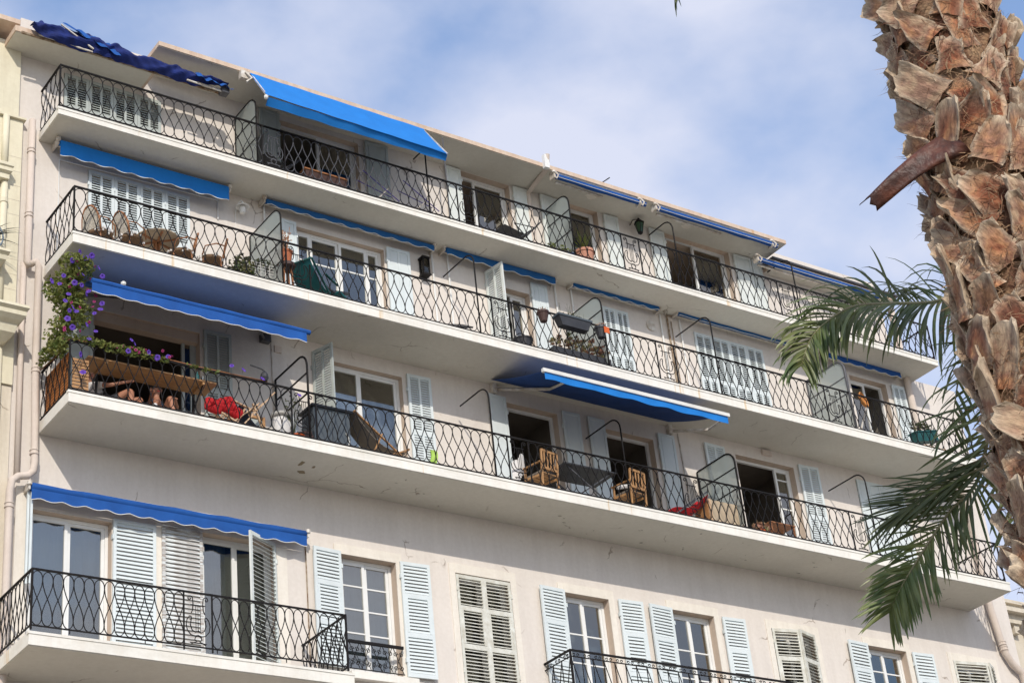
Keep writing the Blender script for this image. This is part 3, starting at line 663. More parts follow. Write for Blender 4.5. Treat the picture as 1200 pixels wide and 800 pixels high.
# ------------------------------------------------------------------ awnings
def valance(x0, x1, y, z, h, m_, piping=True, wave=.04, tilt=.0, per=.38, seed=0, parent=None):
    rr = random.Random(seed); ph = rr.random() * 6
    def zb(x): return z - h - wave * (.5 + .5 * math.cos(2 * PI * (x - x0) / per + ph)) ** .7
    n = int((x1 - x0) / .05)
    def fn(u, v): x = x0 + (x1 - x0) * u; return (x, y - tilt * v + .008 * math.sin(x * 9 + ph) * v, z + (zb(x) - z) * v)
    MB().grid(fn, n, 4, .004).build('valance', m_, parent)
    for k in range(1, int((x1 - x0) / .62) + 1):
        u = k * .62 / (x1 - x0)
        if u < .97: MB().tube([(fn(u, v)[0], fn(u, v)[1] - .0015, fn(u, v)[2]) for v in (.02, .5, .98)], .0035, 4).build('seam', m_, parent)
    if piping: MB().tube([(fn(i / n, 1)[0], fn(i / n, 1)[1] - .002, fn(i / n, 1)[2]) for i in range(n + 1)], .007, 4).build('piping', MPIPING, parent)
def small_awning(name_label, x0, x1, y, z, m_, h=.2, roll=.055, seed=0, guides=(), wave=.04, val=True, bar=True, ends=True, drop=0):
    t = thing('awning', ((x0 + x1) / 2, y, z), name_label, 'awning', 'blue canvas awnings on the facade')
    g = MB(); g.smooth = True
    k = int((x1 - x0) / .3); g.tube([(x0 + (x1 - x0) * i / k, y, z + .006 * math.sin(i * 1.7 + seed)) for i in range(k + 1)], [roll * (1 + .07 * math.sin(i * 2.3 + seed)) for i in range(k + 1)], 8)
    g.build('canvas_roll', m_, t)
    if val: valance(x0, x1, y - roll - (.012 if not drop else -.02), z + .02 - drop, h, m_, wave=wave, seed=seed, parent=t)
    if bar: MB().box(x0 - .02, x1 + .02, y + roll + .005, y + roll + .035, z - .03, z + .03).build('back_bar', MFIX, t)
    if ends:
        for x in (x0 - .05, x1 + .02): 
            b = MB(); b.box(x, x + .03, y - .05, -.002 if y > -.45 else y + .25, z - .06, z + .07); b.lathe([(.03, -.04), (.045, -.03), (.045, .03), (.03, .04)], (x + .015, y - .04, z + .05), 8)
            b.build('bracket', MFIX, t)
    return t
A1 = small_awning('royal blue awning rolled in above the lowest left balcony doors', 9.83, 14.78, -.2, 14.78, MBLUE, .15, .072, 1, drop=.07)
b = MB(); b.box(9.80, 9.835, -.16, -.12, 13.15, 14.8); b.box(9.845, 9.88, -.19, -.15, 13.15, 14.8); b.build('guide_rail', MSH, A1)
small_awning('bright blue awning hanging above the bistro chairs', 10.12, 13.42, -.25, 21.55, MLB, .29, .05, 2)
small_awning('mid blue awning above the four-leaf glazed door and terracotta pot', 14.25, 18.0, -.18, 21.58, MMB, .10, .045, 3)
small_awning('mid blue awning above the door with the outward-folded shutter', 18.3, 21.0, -.18, 21.62, MMB, .14, .045, 4)
small_awning('mid blue awning above the frosted divider and succulent planter', 21.5, 23.8, -.16, 21.64, MMB, .08, .04, 5)
small_awning('plain blue roll of awning above the wide closed shutters', 24.35, 27.6, -.16, 21.66, MMB, .09, .045, 6, wave=.0)
small_awning('royal blue awning seen between the fronds at far right', 28.6, 31.1, -.2, 21.66, MBLUE, .14, .045, 7)
def edge_awning(label, x0, x1, y, z, seed):
    t = thing('awning', ((x0 + x1) / 2, y, z), label, 'awning', 'blue canvas awnings on the facade')
    k = int((x1 - x0) / .25); rr = random.Random(seed); g = MB(); g.smooth = True
    g.tube([(x0 + (x1 - x0) * i / k, y, z + .008 * math.sin(i + seed)) for i in range(k + 1)], [.06 * (1 + .12 * math.sin(i * 1.9 + seed)) for i in range(k + 1)], 8); g.build('canvas_roll', MBLUE, t)
    MB().tube([(x0 + .05, y - .07, z - .055), (x1 - .02, y - .07, z - .05)], .006, 5).build('front_bar', MPIPING, t)
    MB().tube([(x0 + .05, y - .062, z + .035), (x1 - .1, y - .062, z + .035)], .004, 5).build('piping', MPIPING, t)
    MB().box(x0 + .1, x0 + (x1 - x0) * .55, y + .1, y + .16, z - .07, z - .04).build('arm', MFIX, t)
    for x in (x0 - .06, x1 - .2):
        g = MB(); g.box(x, x + .05, y - .06, y + .1, z - .08, z + .09); g.tube([(x + .03, y - .08, z + .05), (x + .06, y - .13, z - .06), (x + .02, y - .1, z - .14)], .018, 5); g.lathe([(.02, -.03), (.04, -.02), (.04, .02), (.02, .03)], (x, y - .05, z + .06), 8); g.build('bracket', MFIX, t)
    return t
edge_awning('rolled blue awning under the roof edge above the potted yucca', 20.85, 23.3, -.83, 23.80, 1)
edge_awning('rolled blue awning under the roof edge right of the green lantern', 23.6, 27.15, -.83, 23.80, 2)
edge_awning('rolled blue awning under the lower roof at the far right of the topmost storey', 26.75, 30.8, -.55, 23.50, 3)

# large extended awning, second storey
t = thing('awning', (21.4, -1.9, 18.1), 'large extended dark blue awning with white front bar and folding arms', 'awning', 'blue canvas awnings on the facade')
def can(u, v): return (19.12 + 4.48 * u, -.1 - 1.78 * v, 18.86 - .70 * v - .05 * math.sin(PI * v) + .006 * math.sin(u * 40) * math.sin(PI * v))
MB().grid(can, 40, 8, .004).build('canvas', MDB, t)
MB().bar((19.06, -1.9, 18.155), (23.66, -1.9, 18.155), .07, .075).build('front_bar', MPIPING, t)
valance(19.1, 23.62, -1.90, 18.12, .13, MLB, False, .03, .0, .9, 8, t)
for (a, e_, f_) in (((19.35, -.05, 18.72), (20.02, -.85, 18.48), (19.75, -1.86, 18.13)), ((23.75, -.05, 18.70), (24.1, -.8, 18.45), (23.62, -1.86, 18.13))):
    MB().tube([a, e_], .033, 6).tube([e_, f_], .028, 6).build('arm', MFIX, t)
MB().tube([(19.1, -.07, 18.88), (23.65, -.07, 18.88)], .04, 8).build('roller', MFIX, t)
for x in (19.25, 23.7): MB().box(x - .05, x + .05, -.1, -.002, 18.62, 18.86).build('bracket', MFIX, t)

# extended awning on the left of the second storey
t = thing('awning', (12.3, -1.35, 18.1), 'extended royal blue awning with scalloped valance above the flowering vine balcony', 'awning', 'blue canvas awnings on the facade')
def can(u, v): return (10.3 + 4.08 * u, -.1 - 1.25 * v, 18.80 - .70 * v - .03 * math.sin(PI * v))
MB().grid(can, 36, 8, .004).build('canvas', MBLUE, t)
MB().tube([(10.3 + .34 * i, -1.38, 18.10 + .006 * math.sin(i * 2)) for i in range(13)], .045, 8).build('canvas_roll', MBLUE, t)
valance(10.3, 14.3, -1.40, 18.06, .17, MBLUE, True, .025, .0, .38, 9, t)
for (a, e_, f_) in (((10.5, -.05, 18.62), (11.1, -.7, 18.35), (10.6, -1.33, 18.1)), ((14.2, -.05, 18.62), (13.75, -.7, 18.38), (14.25, -1.33, 18.1))):
    MB().tube([a, e_], .025, 6).tube([e_, f_], .02, 6).build('arm', MIRONG, t)
MB().box(14.12, 14.3, -.12, -.002, 18.55, 18.7).build('bracket', MIRONG, t)
MB().lathe([(.03, 0), (.045, .02), (.045, .06), (.02, .08)], (10.85, -1.40, 18.13), 8).build('cap', MPIPING, t)

# bright awning hung from the roof edge
t = thing('awning', (15.7, -1.5, 23.0), 'bright sky-blue awning sloping out from the roof edge', 'awning', 'blue canvas awnings on the facade')
P0 = [(13.63, -.88, 23.92), (17.55, -.88, 23.90)]; P1 = [(13.68, -1.42, 23.05), (17.72, -1.42, 22.98)]
def can(u, v):
    a = Vector(P0[0]).lerp(Vector(P0[1]), u); b_ = Vector(P1[0]).lerp(Vector(P1[1]), u)
    p = a.lerp(b_, v); return (p.x, p.y, p.z - .02 * math.sin(PI * v) + .004 * math.sin(u * 30))
MB().grid(can, 40, 8, .004).build('canvas', MLB, t)
valance(13.72, 17.72, -1.40, 23.03, .13, MMB if False else MLB, False, .01, -.10, 1.1, 10, t)
MB().bar((13.66, -.9, 23.86), (13.7, -1.42, 23.02), .03).build('arm', MFIX, t); MB().bar((17.55, -.9, 23.84), (17.7, -1.42, 22.98), .03).build('arm', MFIX, t)
MB().lathe([(.02, 0), (.04, .02), (.04, .07), (.02, .09)], (13.66, -1.43, 22.94), 8).build('cap', MPIPING, t)
g = MB(); g.box(13.42, 13.6, -.93, -.82, 23.72, 23.9); g.tube([(13.5, -.95, 23.85), (13.62, -.98, 23.72), (13.52, -.95, 23.62)], .025, 5); g.build('bracket', MFIX, t)

# torn awning at the top left
t = thing('awning', (11.2, -.9, 23.5), 'torn crumpled dark blue awning along the roof edge at top left', 'awning', 'blue canvas awnings on the facade')
r1 = random.Random(11); tops = [r1.random() ** 1.5 * 1.5 for _ in range(60)]
def top_(u):
    i = u * 40; k = int(i); f = i - k; s_ = tops[k] * (1 - f) + tops[k + 1] * f; return s_
def cloth(u, v):
    x = 9.35 + 3.85 * u; hump = .14 * math.exp(-((u - .29) / .035) ** 2) + .05 * math.exp(-((u - .58) / .03) ** 2)
    tp = .17 + .07 * top_(u) + hump - .10 * u; taper = min(1, (1 - u) * 6) * min(1, u * 12 + .3)
    z = 23.56 + (tp * (1 - v) - .20 * v) * taper - .02; y = -.66 - .16 * math.sin(v * PI) - .10 * v * (1 - .4 * u) + .03 * math.sin(u * 23 + v * 6) * math.sin(v * 5) + .02 * math.sin(u * 47 + v * 11 + 2.5 * math.sin(u * 17)) + .008 * math.sin(u * 110 - v * 13)
    return (x, y, z + .01 * math.sin(u * 41 + v * 7))
MB().grid(cloth, 120, 12, .005).build('canvas', MNAVY, t)
def cl2(u, v): return (9.9 + .9 * u + .2 * v, -.80 - .09 * v, 23.62 + .16 * (1 - v) * (1 - u) + .03 * math.sin(u * 20) - .28 * v * u)
MB().grid(cl2, 20, 6, .004).build('loose_fold', MBLUE, t)
def cl3(u, v): return (12.5 + .75 * u, -.84 - .10 * v + .02 * math.sin(u * 30), 23.56 - .12 * u - .16 * v * (1 - u * .5) + .03 * math.sin(u * 18))
MB().grid(cl3, 20, 6, .004).build('loose_fold', MBLUE, t)
MB().tube([(9.2, -.66, 23.40), (11.2, -.66, 23.42), (13.1, -.66, 23.40)], .03, 6).build('front_bar', MCANOPYB, t)
for a, b_ in (((9.5, -.72, 23.42), (10.5, -.76, 23.36)), ((9.85, -.86, 23.68), (10.5, -.8, 23.40)), ((12.2, -.75, 23.42), (13.1, -.78, 23.38)), ((12.35, -.8, 23.36), (13.15, -.82, 23.32))): MB().bar(a, b_, .025).build('arm', MFIX, t)
MB().box(13.05, 13.2, -.86, -.7, 23.3, 23.42).build('bracket', MIRONG, t)

# conduits and white tie frames on the third storey wall, grouped with the building
cd = MB()
for p in ([(10.22, -.02, F3), (10.22, -.02, 21.36), (13.33, -.02, 21.42), (13.33, -.02, 21.0)], ): cd.tube(p, .014, 6)
cd.build('conduit', MWH, B)
for x in (18.07, 18.45, 21.12, 21.55, 23.95, 24.5, 14.3): MB().tube([(x, -.03, F3), (x, -.03, 21.6)], .02, 6).build('conduit', MWH, B)
cd = MB(); cd.tube([(24.15, -.03, F3), (24.15, -.03, 21.62), (24.4, -.03, 21.66)], .02, 6); cd.build('rusty_conduit', MCANOPYB, B); MB().tube([(24.25, -.03, F3), (24.25, -.03, 21.5)], .012, 6).build('rusty_conduit', MCANOPYB, B); MB().tube([(14.88, -.015, 12.3), (14.88, -.015, 14.85)], .012, 5).build('rusty_conduit', MCANOPYB, B)
cd = MB(); cd.tube([(14.36, -.012, F2), (14.36, -.012, 18.72)], .012, 5); cd.build('conduit', MFIX, B); MB().tube([(24.0, -.02, 16.9), (23.95, -.02, 18.7)], .015, 5).build('conduit', MFIX, B)
MB().box(14.42, 14.56, -.03, -.001, 18.42, 18.56).build('junction_box', MPIPE, B); MB().box(26.3, 26.55, -.06, -.001, 18.66, 18.78).build('junction_box', MPIPE, B)
g = MB(); g.lathe([(.11, 0), (.12, .01), (.12, .03), (.08, .035)], (0, 0, 0), 16)
vm = g.mesh('vent', MFIX); o = inst('vent', vm, B, Vector((23.66, -.002, 21.25)) - Vector(B.location), (PI / 2, 0, 0))
for z, x0, x1 in ((23.87, 21.9, 22.3), (23.87, 24.6, 25.0)):
    patch((x0 + x1) / 2, -.45, 23.886, .16, .1, MSUR)

# downpipes -------------------------------------------------------------
def pipe(label, pts, r, collars, m_=MPIPE):
    t = thing('downpipe', pts[-1], label, 'downpipe'); g = MB(); g.smooth = True; g.tube(pts, r, 12); g.build('pipe', m_, t)
    for c in collars: MB().lathe([(r + .001, -.05), (r + .016, -.045), (r + .016, -.02), (r + .005, -.015), (r + .005, .02), (r + .016, .025), (r + .016, .04), (r + .001, .045)], c, 12).build('collar', m_, t)
pipe('upper pinkish downpipe between the cream and the pink building', [(9.66, -.13, 21.97), (9.66, -.13, 18.98), (9.71, -.13, 18.92)], .062, [(9.66, -.13, 21.3), (9.66, -.13, 19.95)])
pipe('lower pinkish downpipe beside the violet flowers with a bend at its foot', [(9.70, -.13, 18.95), (9.80, -.2, 19.0), (9.84, -.2, 18.9), (9.84, -.2, 17), (9.88, -.2, 15.22), (9.86, -.2, 15.06), (9.78, -.2, 14.97), (9.62, -.2, 14.93), (9.52, -.2, 14.84), (9.49, -.2, 14.66), (9.49, -.2, 12.0), (9.49, -.2, .13)], .062, [(9.85, -.2, 16.9), (9.87, -.2, 15.4), (9.49, -.2, 14.4)])
pipe('second thin downpipe behind the main one at the left wall edge', [(9.62, -.07, 19.0), (9.64, -.07, 15.0)], .05, [(9.62, -.07, 18.0)])
pipe('bent downpipe at the right corner of the pink building', [(31.45, -.12, 23.6), (31.45, -.12, 19.1), (32.5, -.12, 19.0), (32.52, -.12, 15.95), (32.62, -.12, 15.2), (32.68, -.12, 14.9), (32.85, -.12, 14.65), (33.08, -.12, 14.5), (33.14, -.12, 14.2), (33.14, -.12, .13)], .085, [(32.64, -.12, 15.12), (32.66, -.12, 15.0)])

# ------------------------------------------------------------------ furniture on the third-storey balcony
def rotp(c, a):
    ca, sa = math.cos(R(a)), math.sin(R(a)); return lambda x, y, z: (c[0] + x * ca - y * sa, c[1] + x * sa + y * ca, c[2] + z)
def bistro_chair(label, c, a, arms=True):
    t = thing('bistro_chair', c, label, 'chair', 'wicker bistro chairs around the round table'); P = rotp(c, a)
    n = 16; g = MB(); g.smooth = False
    ring = lambda r, z: [P(r * math.cos(2 * PI * i / n), r * math.sin(2 * PI * i / n) * .95, z) for i in range(n)]
    vs = ring(.20, .40) + ring(.225, .42) + ring(.225, .47) + ring(.20, .485); fs = [(k * n + i, k * n + (i + 1) % n, (k + 1) * n + (i + 1) % n, (k + 1) * n + i) for k in range(3) for i in range(n)]
    fs += [tuple(range(n - 1, -1, -1)), tuple(range(3 * n, 4 * n))]; g.add(vs, fs).build('seat', MWICK, t)
    for sx, sy in ((-1, -1), (-1, 1), (1, -1), (1, 1)): MB().tube([P(.15 * sx, .15 * sy, .43), P(.19 * sx, .19 * sy, .0)], .014, 6).build('leg', MRAT, t)
    MB().tube([P(.17 * math.cos(2 * PI * i / 12), .17 * math.sin(2 * PI * i / 12), .16) for i in range(12)], .009, 5, closed=True).build('stretcher', MRAT, t)
    ba = [P(-.20 - .10 * math.sin(R(q)) , -.20 * math.cos(R(q)), .45 + .46 * math.sin(R(q)) ** .8 if q not in (0, 180) else .40) for q in range(0, 181, 15)]
    g = MB(); g.smooth = True; g.tube(ba, .02, 6); g.build('back_frame', MRAT, t)
    def inf(u, v):
        q = -1 + 2 * u; w = math.sqrt(max(0, 1 - (abs(q) * .97) ** 2.6)); z = .47 + (.42 * w - .02) * v; return P(-.205 - .09 * (z - .45) / .45, q * .185, z)
    MB().grid(inf, 12, 6, .012).build('back_weave', MWICKW, t)
    if arms:
        for s_ in (-1, 1):
            g = MB(); g.smooth = True; g.tube([P(-.24, .19 * s_, .66), P(-.08, .235 * s_, .68), P(.12, .235 * s_, .62), P(.17, .20 * s_, .45)], .013, 6); g.build('armrest', MRAT, t)
    g = MB(); rr = random.Random(int(c[0] * 10))
    for i in range(26):
        q = rr.random() * 2 * PI; x, y = .23 * math.cos(q), .215 * math.sin(q); z = rr.uniform(.38, .5); s_ = rr.uniform(.01, .022); p = P(x, y, z); g.box(p[0] - s_, p[0] + s_, p[1] - s_, p[1] + s_, p[2] - s_, p[2] + s_)
    g.build('cushion_fringe', MWHITEC, t, kind='stuff')
    return t
bistro_chair('leftmost wicker bistro chair, beside the corner of the railing', (10.72, -.70, F3), 25)
bistro_chair('wicker bistro chair just left of the round table', (11.25, -.78, F3), 18)
bistro_chair('wicker bistro chair just right of the round table, facing it', (12.22, -.75, F3), 165)
bistro_chair('rightmost wicker bistro chair, beside the green cloth heap', (12.78, -.78, F3), 160)
c = (11.83, -.60, F3); t = thing('bistro_table', c, 'round beige bistro table with brown crossed supports among wicker chairs', 'table')
MB().lathe([(.38, .70), (.395, .71), (.395, .73), (.38, .735)], c, 28).build('tabletop', MBEIGE, t)
for a in (20, 80, 140): MB().bar((c[0] + .36 * math.cos(R(a)), c[1] + .36 * math.sin(R(a)), c[2] + .688), (c[0] - .36 * math.cos(R(a)), c[1] - .36 * math.sin(R(a)), c[2] + .688), .035, .022).build('crossbar', MRAT, t)
for i in range(4):
    a = R(45 + 90 * i); MB().tube([(c[0] + .05 * math.cos(a), c[1] + .05 * math.sin(a), c[2] + .68), (c[0] + .04 * math.cos(a), c[1] + .04 * math.sin(a), c[2] + .3), (c[0] + .26 * math.cos(a), c[1] + .26 * math.sin(a), c[2])], .016, 6).build('leg', MRAT, t)

def leaves(g, c, rad, n, s0, s1, rr, flat=.0, up=False):
    for _ in range(n):
        d = Vector((rr.gauss(0, 1), rr.gauss(0, 1), rr.gauss(0, 1))); d = d.normalized() * (rr.random() ** .45)
        p = Vector(c) + Vector((d.x * rad[0], d.y * rad[1], d.z * rad[2])); s_ = rr.uniform(s0, s1)
        a = Vector((rr.gauss(0, 1), rr.gauss(0, 1), rr.gauss(0, .7))).normalized(); b_ = a.cross(Vector((rr.gauss(0, 1), rr.gauss(0, 1), rr.gauss(0, 1)))).normalized(); k = a.cross(b_)
        g.add([p - a * s_, p + b_ * s_ * .55 + k * s_ * .15, p + a * s_, p - b_ * s_ * .55 + k * s_ * .15], [(0, 1, 2), (0, 2, 3)])
def pot(label, c, r, h, m_, cat='potted plant', plant=None, rr=None, kind=0, name='potted_plant', group=None):
    t = thing(name, c, label, cat, group)
    MB().lathe([(r * .72, 0), (r * .95, h * .82), (r * 1.05, h * .84), (r * 1.05, h), (r * .93, h), (r * .9, h * .9)], c, 16).build('pot', m_, t)
    return t
def spikes(t, c, n, l0, l1, m_, rr, droop=.35, w0=.02, name='leaf', el=(35, 85)):
    for i in range(n):
        a = rr.random() * 2 * PI; e0 = R(rr.uniform(*el)); ln = rr.uniform(l0, l1); pts = []; p = Vector(c); k = 6
        for j in range(k + 1):
            pts.append(p.copy()); e = e0 - droop * j / k * 1.6; p = p + Vector((math.cos(a) * math.cos(e), math.sin(a) * math.cos(e), math.sin(e))) * ln / k
        sd_ = Vector((-math.sin(a), math.cos(a), 0)); g = MB(); vs = []
        for j, q in enumerate(pts):
            w_ = w0 * (1 - (j / k) ** 2) + .001; vs += [q - sd_ * w_, q - Vector((0, 0, w_ * .5)), q + sd_ * w_]
        g.add(vs, [(3 * j + b_, 3 * j + 3 + b_, 3 * j + 4 + b_, 3 * j + 1 + b_) for j in range(k) for b_ in (0, 1)]); g.build(name, m_, t)
r3 = random.Random(5)
# heap of green cloth / plant cover
t = thing('plant_rack', (13.7, -.85, F3), 'white mesh rack draped with green foliage behind the rounded divider', 'plant rack')
g = MB()
for i in range(9): g.bar((13.35 + .09 * i, -.9, F3 + .02), (13.35 + .09 * i, -.9, F3 + .62), .008)
for i in range(10): g.bar((13.33, -.9, F3 + .05 + .06 * i), (14.1, -.9, F3 + .05 + .06 * i), .008)
g.build('mesh_panel', MWHITEC, t)
g = MB(); leaves(g, (13.35, -.85, F3 + .35), (.28, .18, .36), 420, .03, .06, r3); leaves(g, (13.8, -.8, F3 + .62), (.35, .15, .12), 160, .02, .05, r3); g.build('foliage', MLEAFD, t, kind='stuff')
g = MB(); leaves(g, (13.4, -.95, F3 + .3), (.25, .1, .3), 90, .02, .04, r3); g.build('pale_foliage', MLEAF, t, kind='stuff')
# big terracotta pot on stand
t = thing('plant_stand', (14.12, -1.08, F3), 'dark stand with slanted legs under the orange terracotta pot', 'plant stand')
MB().lathe([(.15, .50), (.17, .52), (.17, .58), (.14, .6)], (14.14, -1.06, F3), 12).build('top', MBROWNP, t)
for a in (45, 135, 225, 315): MB().bar((14.14 + .1 * math.cos(R(a)), -1.06 + .08 * math.sin(R(a)), F3 + .5), (14.14 + .14 * math.cos(R(a)), -1.06 + .1 * math.sin(R(a)), F3), .03).build('leg', MRAT, t)
t = pot('orange terracotta pot with a dried twiggy plant, standing beside the rounded divider', (14.14, -1.06, F3 + .6), .13, .26, MTERR)
g = MB()
for i in range(12):
    a = r3.random() * 6.28; x, y = .11 * math.cos(a), .08 * math.sin(a); g.tube([(14.14, -1.06, F3 + .82), (14.14 + x * .6, -1.06 + y * .6, F3 + 1.0), (14.14 + x * 1.2, -1.06 + y, F3 + 1.15 + .25 * r3.random())], .005, 4)
g.build('stem', MRAT, t)
MDRY = mat('dried_leaf', (.55, .42, .30), .8, (.30, .12, .05), 14, .9)
g = MB(); leaves(g, (14.14, -1.06, F3 + 1.14), (.15, .1, .22), 110, .015, .035, r3); g.build('dry_leaves', MDRY, t, kind='stuff')
# folded teal chair
def sling_chair(label, c, a, mf, mfr, cat='chair', name='folding_chair', w_=.5, group=None, back=.85, tilt=35):
    t = thing(name, c, label, cat, group); P = rotp(c, a); hw = w_ / 2; s_, k = math.sin(R(tilt)), math.cos(R(tilt))
    for s in (-1, 1):
        MB().bar(P(.32, hw * s, .02), P(-.28 - back * .35 * s_, hw * s, .30 + back * k * .8), .035, .022).build('frame_rail', mfr, t)
        MB().bar(P(-.35, (hw - .03) * s, .02), P(.34, (hw - .03) * s, .40), .035, .022).build('frame_rail', mfr, t)
        MB().bar(P(-.1, (hw + .03) * s, .55), P(.35, (hw + .03) * s, .52), .04, .02).build('armrest', mfr, t)
    for p, q in ((P(.34, -hw, .40), P(.34, hw, .40)), (P(-.28 - back * .35 * s_, -hw, .30 + back * k * .8), P(-.28 - back * .35 * s_, hw, .30 + back * k * .8)), (P(.32, -hw, .03), P(.32, hw, .03)), (P(-.35, -hw, .03), P(-.35, hw, .03))):
        MB().bar(p, q, .03).build('crossbar', mfr, t)
    A0 = (.33, .41); A1 = (-.02, .28); A2 = (-.28 - back * .35 * s_, .30 + back * k * .78)
    def cl(u, v):
        if v < .4: f = v / .4; x = A0[0] + (A1[0] - A0[0]) * f; z = A0[1] + (A1[1] - A0[1]) * f - .06 * math.sin(PI * f)
        else: f = (v - .4) / .6; x = A1[0] + (A2[0] - A1[0]) * f; z = A1[1] + (A2[1] - A1[1]) * f - .07 * math.sin(PI * f)
        return P(x, (u - .5) * (w_ - .06), z)
    MB().grid(cl, 6, 14, .01).build('sling', mf, t)
    return t
sling_chair('dark green folding lounge chair leaning in front of the glazed door', (14.85, -.85, F3), 30, MTEAL, MGREEN, tilt=55)
t = thing('folded_chair', (15.45, -.75, F3), 'flat folded teal chair lying behind the railing by the glazed door', 'chair')
MB().bar((15.15, -.9, F3 + .30), (15.75, -.7, F3 + .05), .40, .03).build('seat', MTEAL, t)
for y in (-1.0, -.6): MB().bar((15.0, y, F3 + .38), (15.85, y + .06, F3 + .02), .03).build('frame_rail', MDK, t)
MB().bar((15.2, -.95, F3 + .34), (15.5, -.92, F3 + .40), .05).build('armrest', MDK, t)
# grey corrugated tray hooked outside
t = thing('tray', (17.6, -1.0, F3), 'dark grey ribbed tray leaning flat behind the railing', 'tray')
T_ = Matrix.Translation((17.66, -1.03, F3 + .20)) @ Matrix.Rotation(R(-12), 4, 'Y') @ Matrix.Rotation(R(35), 4, 'X')
MB().box(-.42, .42, -.17, .17, -.012, .012, T_).build('base', MGREYC if False else MDK, t)
for i in range(9): MB().box(-.42, .42, -.16 + .038 * i, -.145 + .038 * i, -.022, -.0125, T_).build('rib', MGREYC, t)
# flower pots hanging on the railing
def hanging_pot(label, c, r, h, m_, rr, n=50, ml=MLEAFD):
    t = thing('hanging_pot', (c[0], c[1], c[2]), label, 'flower pot', 'pots hooked over the railing')
    MB().lathe([(r * .6, 0), (r * .95, h * .75), (r * 1.08, h * .8), (r * 1.08, h), (r * .95, h), (r * .9, h * .85)], c, 14).build('pot', m_, t)
    MB().tube([(c[0], c[1] + r, c[2] + h * .9), (c[0], -1.22, F3 + RH + .03), (c[0], -1.2, F3 + RH - .05)], .006, 4).build('hook', MIRON, t)
    if n:
        g = MB(); leaves(g, (c[0], c[1], c[2] + h + .03), (r * 1.1, r, .07), n, .012, .028, rr); g.build('foliage', ml, t, kind='stuff')
    return t
hanging_pot('round dark brown pot hooked on the railing below the white shutter', (19.68, -1.34, F3 + .62), .115, .22, MBROWNP, r3, 60, MDRY)
t = thing('hanging_planter', (20.4, -1.34, F3 + .65), 'long dark grey trough hooked on the railing between two pots', 'planter')
MB().add([(x, y, z) for z, k in ((F3 + .62, .8), (F3 + .84, 1)) for x, y in ((20.4 - .40 * k, -1.34 - .10 * k), (20.4 + .40 * k, -1.34 - .10 * k), (20.4 + .40 * k, -1.34 + .10 * k), (20.4 - .40 * k, -1.34 + .10 * k))], [(3, 2, 1, 0), (0, 1, 5, 4), (1, 2, 6, 5), (2, 3, 7, 6), (3, 0, 4, 7), (4, 5, 6, 7)]).build('trough', MDK, t)
MB().box(19.98, 20.82, -1.455, -1.225, F3 + .82, F3 + .86).build('rim', MGREYC, t)
g = MB(); leaves(g, (20.4, -1.34, F3 + .9), (.38, .08, .06), 120, .012, .03, r3)
for i in range(14): x = 20.05 + .7 * r3.random(); g.tube([(x, -1.34, F3 + .85), (x + r3.uniform(-.05, .05), -1.34, F3 + 1.0 + .2 * r3.random())], .003, 3)
g.build('foliage', MLEAFD, t, kind='stuff')
hanging_pot('round dark pot with an orange flower picture hooked on the railing above the succulents', (21.1, -1.33, F3 + .60), .12, .24, MDK, r3, 70, MSUCC)
MB().box(21.09, 21.22, -1.462, -1.452, F3 + .66, F3 + .8).build('card', MORG, bpy.data.objects['hanging_pot.001'])
t = thing('planter_box', (20.7, -1.05, F3), 'long low planter box overflowing with succulents behind the railing', 'planter')
MB().box(20.0, 21.42, -1.16, -.92, F3 + .05, F3 + .26).build('box', MDK, t); MB().box(20.95, 21.4, -1.10, -.9, F3 + .02, F3 + .098).build('saucer', MTERR, t)
g = MB()
for i in range(90):
    x = 20.03 + 1.35 * r3.random(); y = -1.07 + r3.uniform(-.12, .1); z = F3 + .30 + .34 * r3.random() * math.sin(PI * (x - 19.8) / 1.75); s_ = r3.uniform(.045, .085)
    for j in range(14):
        a = 2.4 * j; e = .3 + .07 * j; d = Vector((math.cos(a) * math.cos(e), math.sin(a) * math.cos(e), math.sin(e))) * s_; q = Vector((-math.sin(a), math.cos(a), 0)) * s_ * .25; p = Vector((x, y, z)); g.add([p, p + d * .6 + q, p + d, p + d * .6 - q], [(0, 1, 2, 3)])
g.build('succulents', MSUCC, t, kind='stuff')
t = thing('basket', (19.45, -.95, F3), 'dark low wheeled basket on the floor beside the door with the outward-folded shutter', 'basket')
MB().lathe([(.16, .12), (.2, .3), (.22, .31), (.22, .33), (.18, .33), (.15, .16)], (19.4, -.95, F3), 14).build('body', MDK, t)
MB().tube([(19.2 + .02 * i, -.95, F3 + .33 + .16 * math.sin(PI * i / 20)) for i in range(21)], .01, 5).build('handle', MDK, t)
# right end of the third storey
t = thing('round_basket', (28.72, -.95, F3 + .7), 'round orange wicker basket hanging behind the frosted divider at the right', 'basket')
g = MB(); g.lathe([(.05, 0), (.17, .03), (.20, .09), (.18, .1), (.15, .05), (.05, .03)], (0, 0, 0), 16); me = g.mesh('bowl', mat('orange_wicker', (.62, .27, .07), .8, (.35, .13, .03), 30, .6)); inst('bowl', me, t, (0, 0, .3), (R(80), 0, R(20)))
MB().bar((28.5, -.9, F3 + .1), (29.15, -.75, F3 + 1.1), .03).build('support', MFIX, t)
t = thing('window_box', (30.5, -1.06, F3), 'tilted dark green trough with leafy plants near the right end of the balcony', 'planter')
T_ = Matrix.Translation((30.5, -1.02, F3 + .42)) @ Matrix.Rotation(R(-14), 4, 'Y')
MB().box(-.36, .36, -.1, .1, -.12, .12, T_).build('trough', MGREEN, t); MB().box(-.39, .39, -.12, .12, .10, .13, T_).build('rim', MGREEN, t)
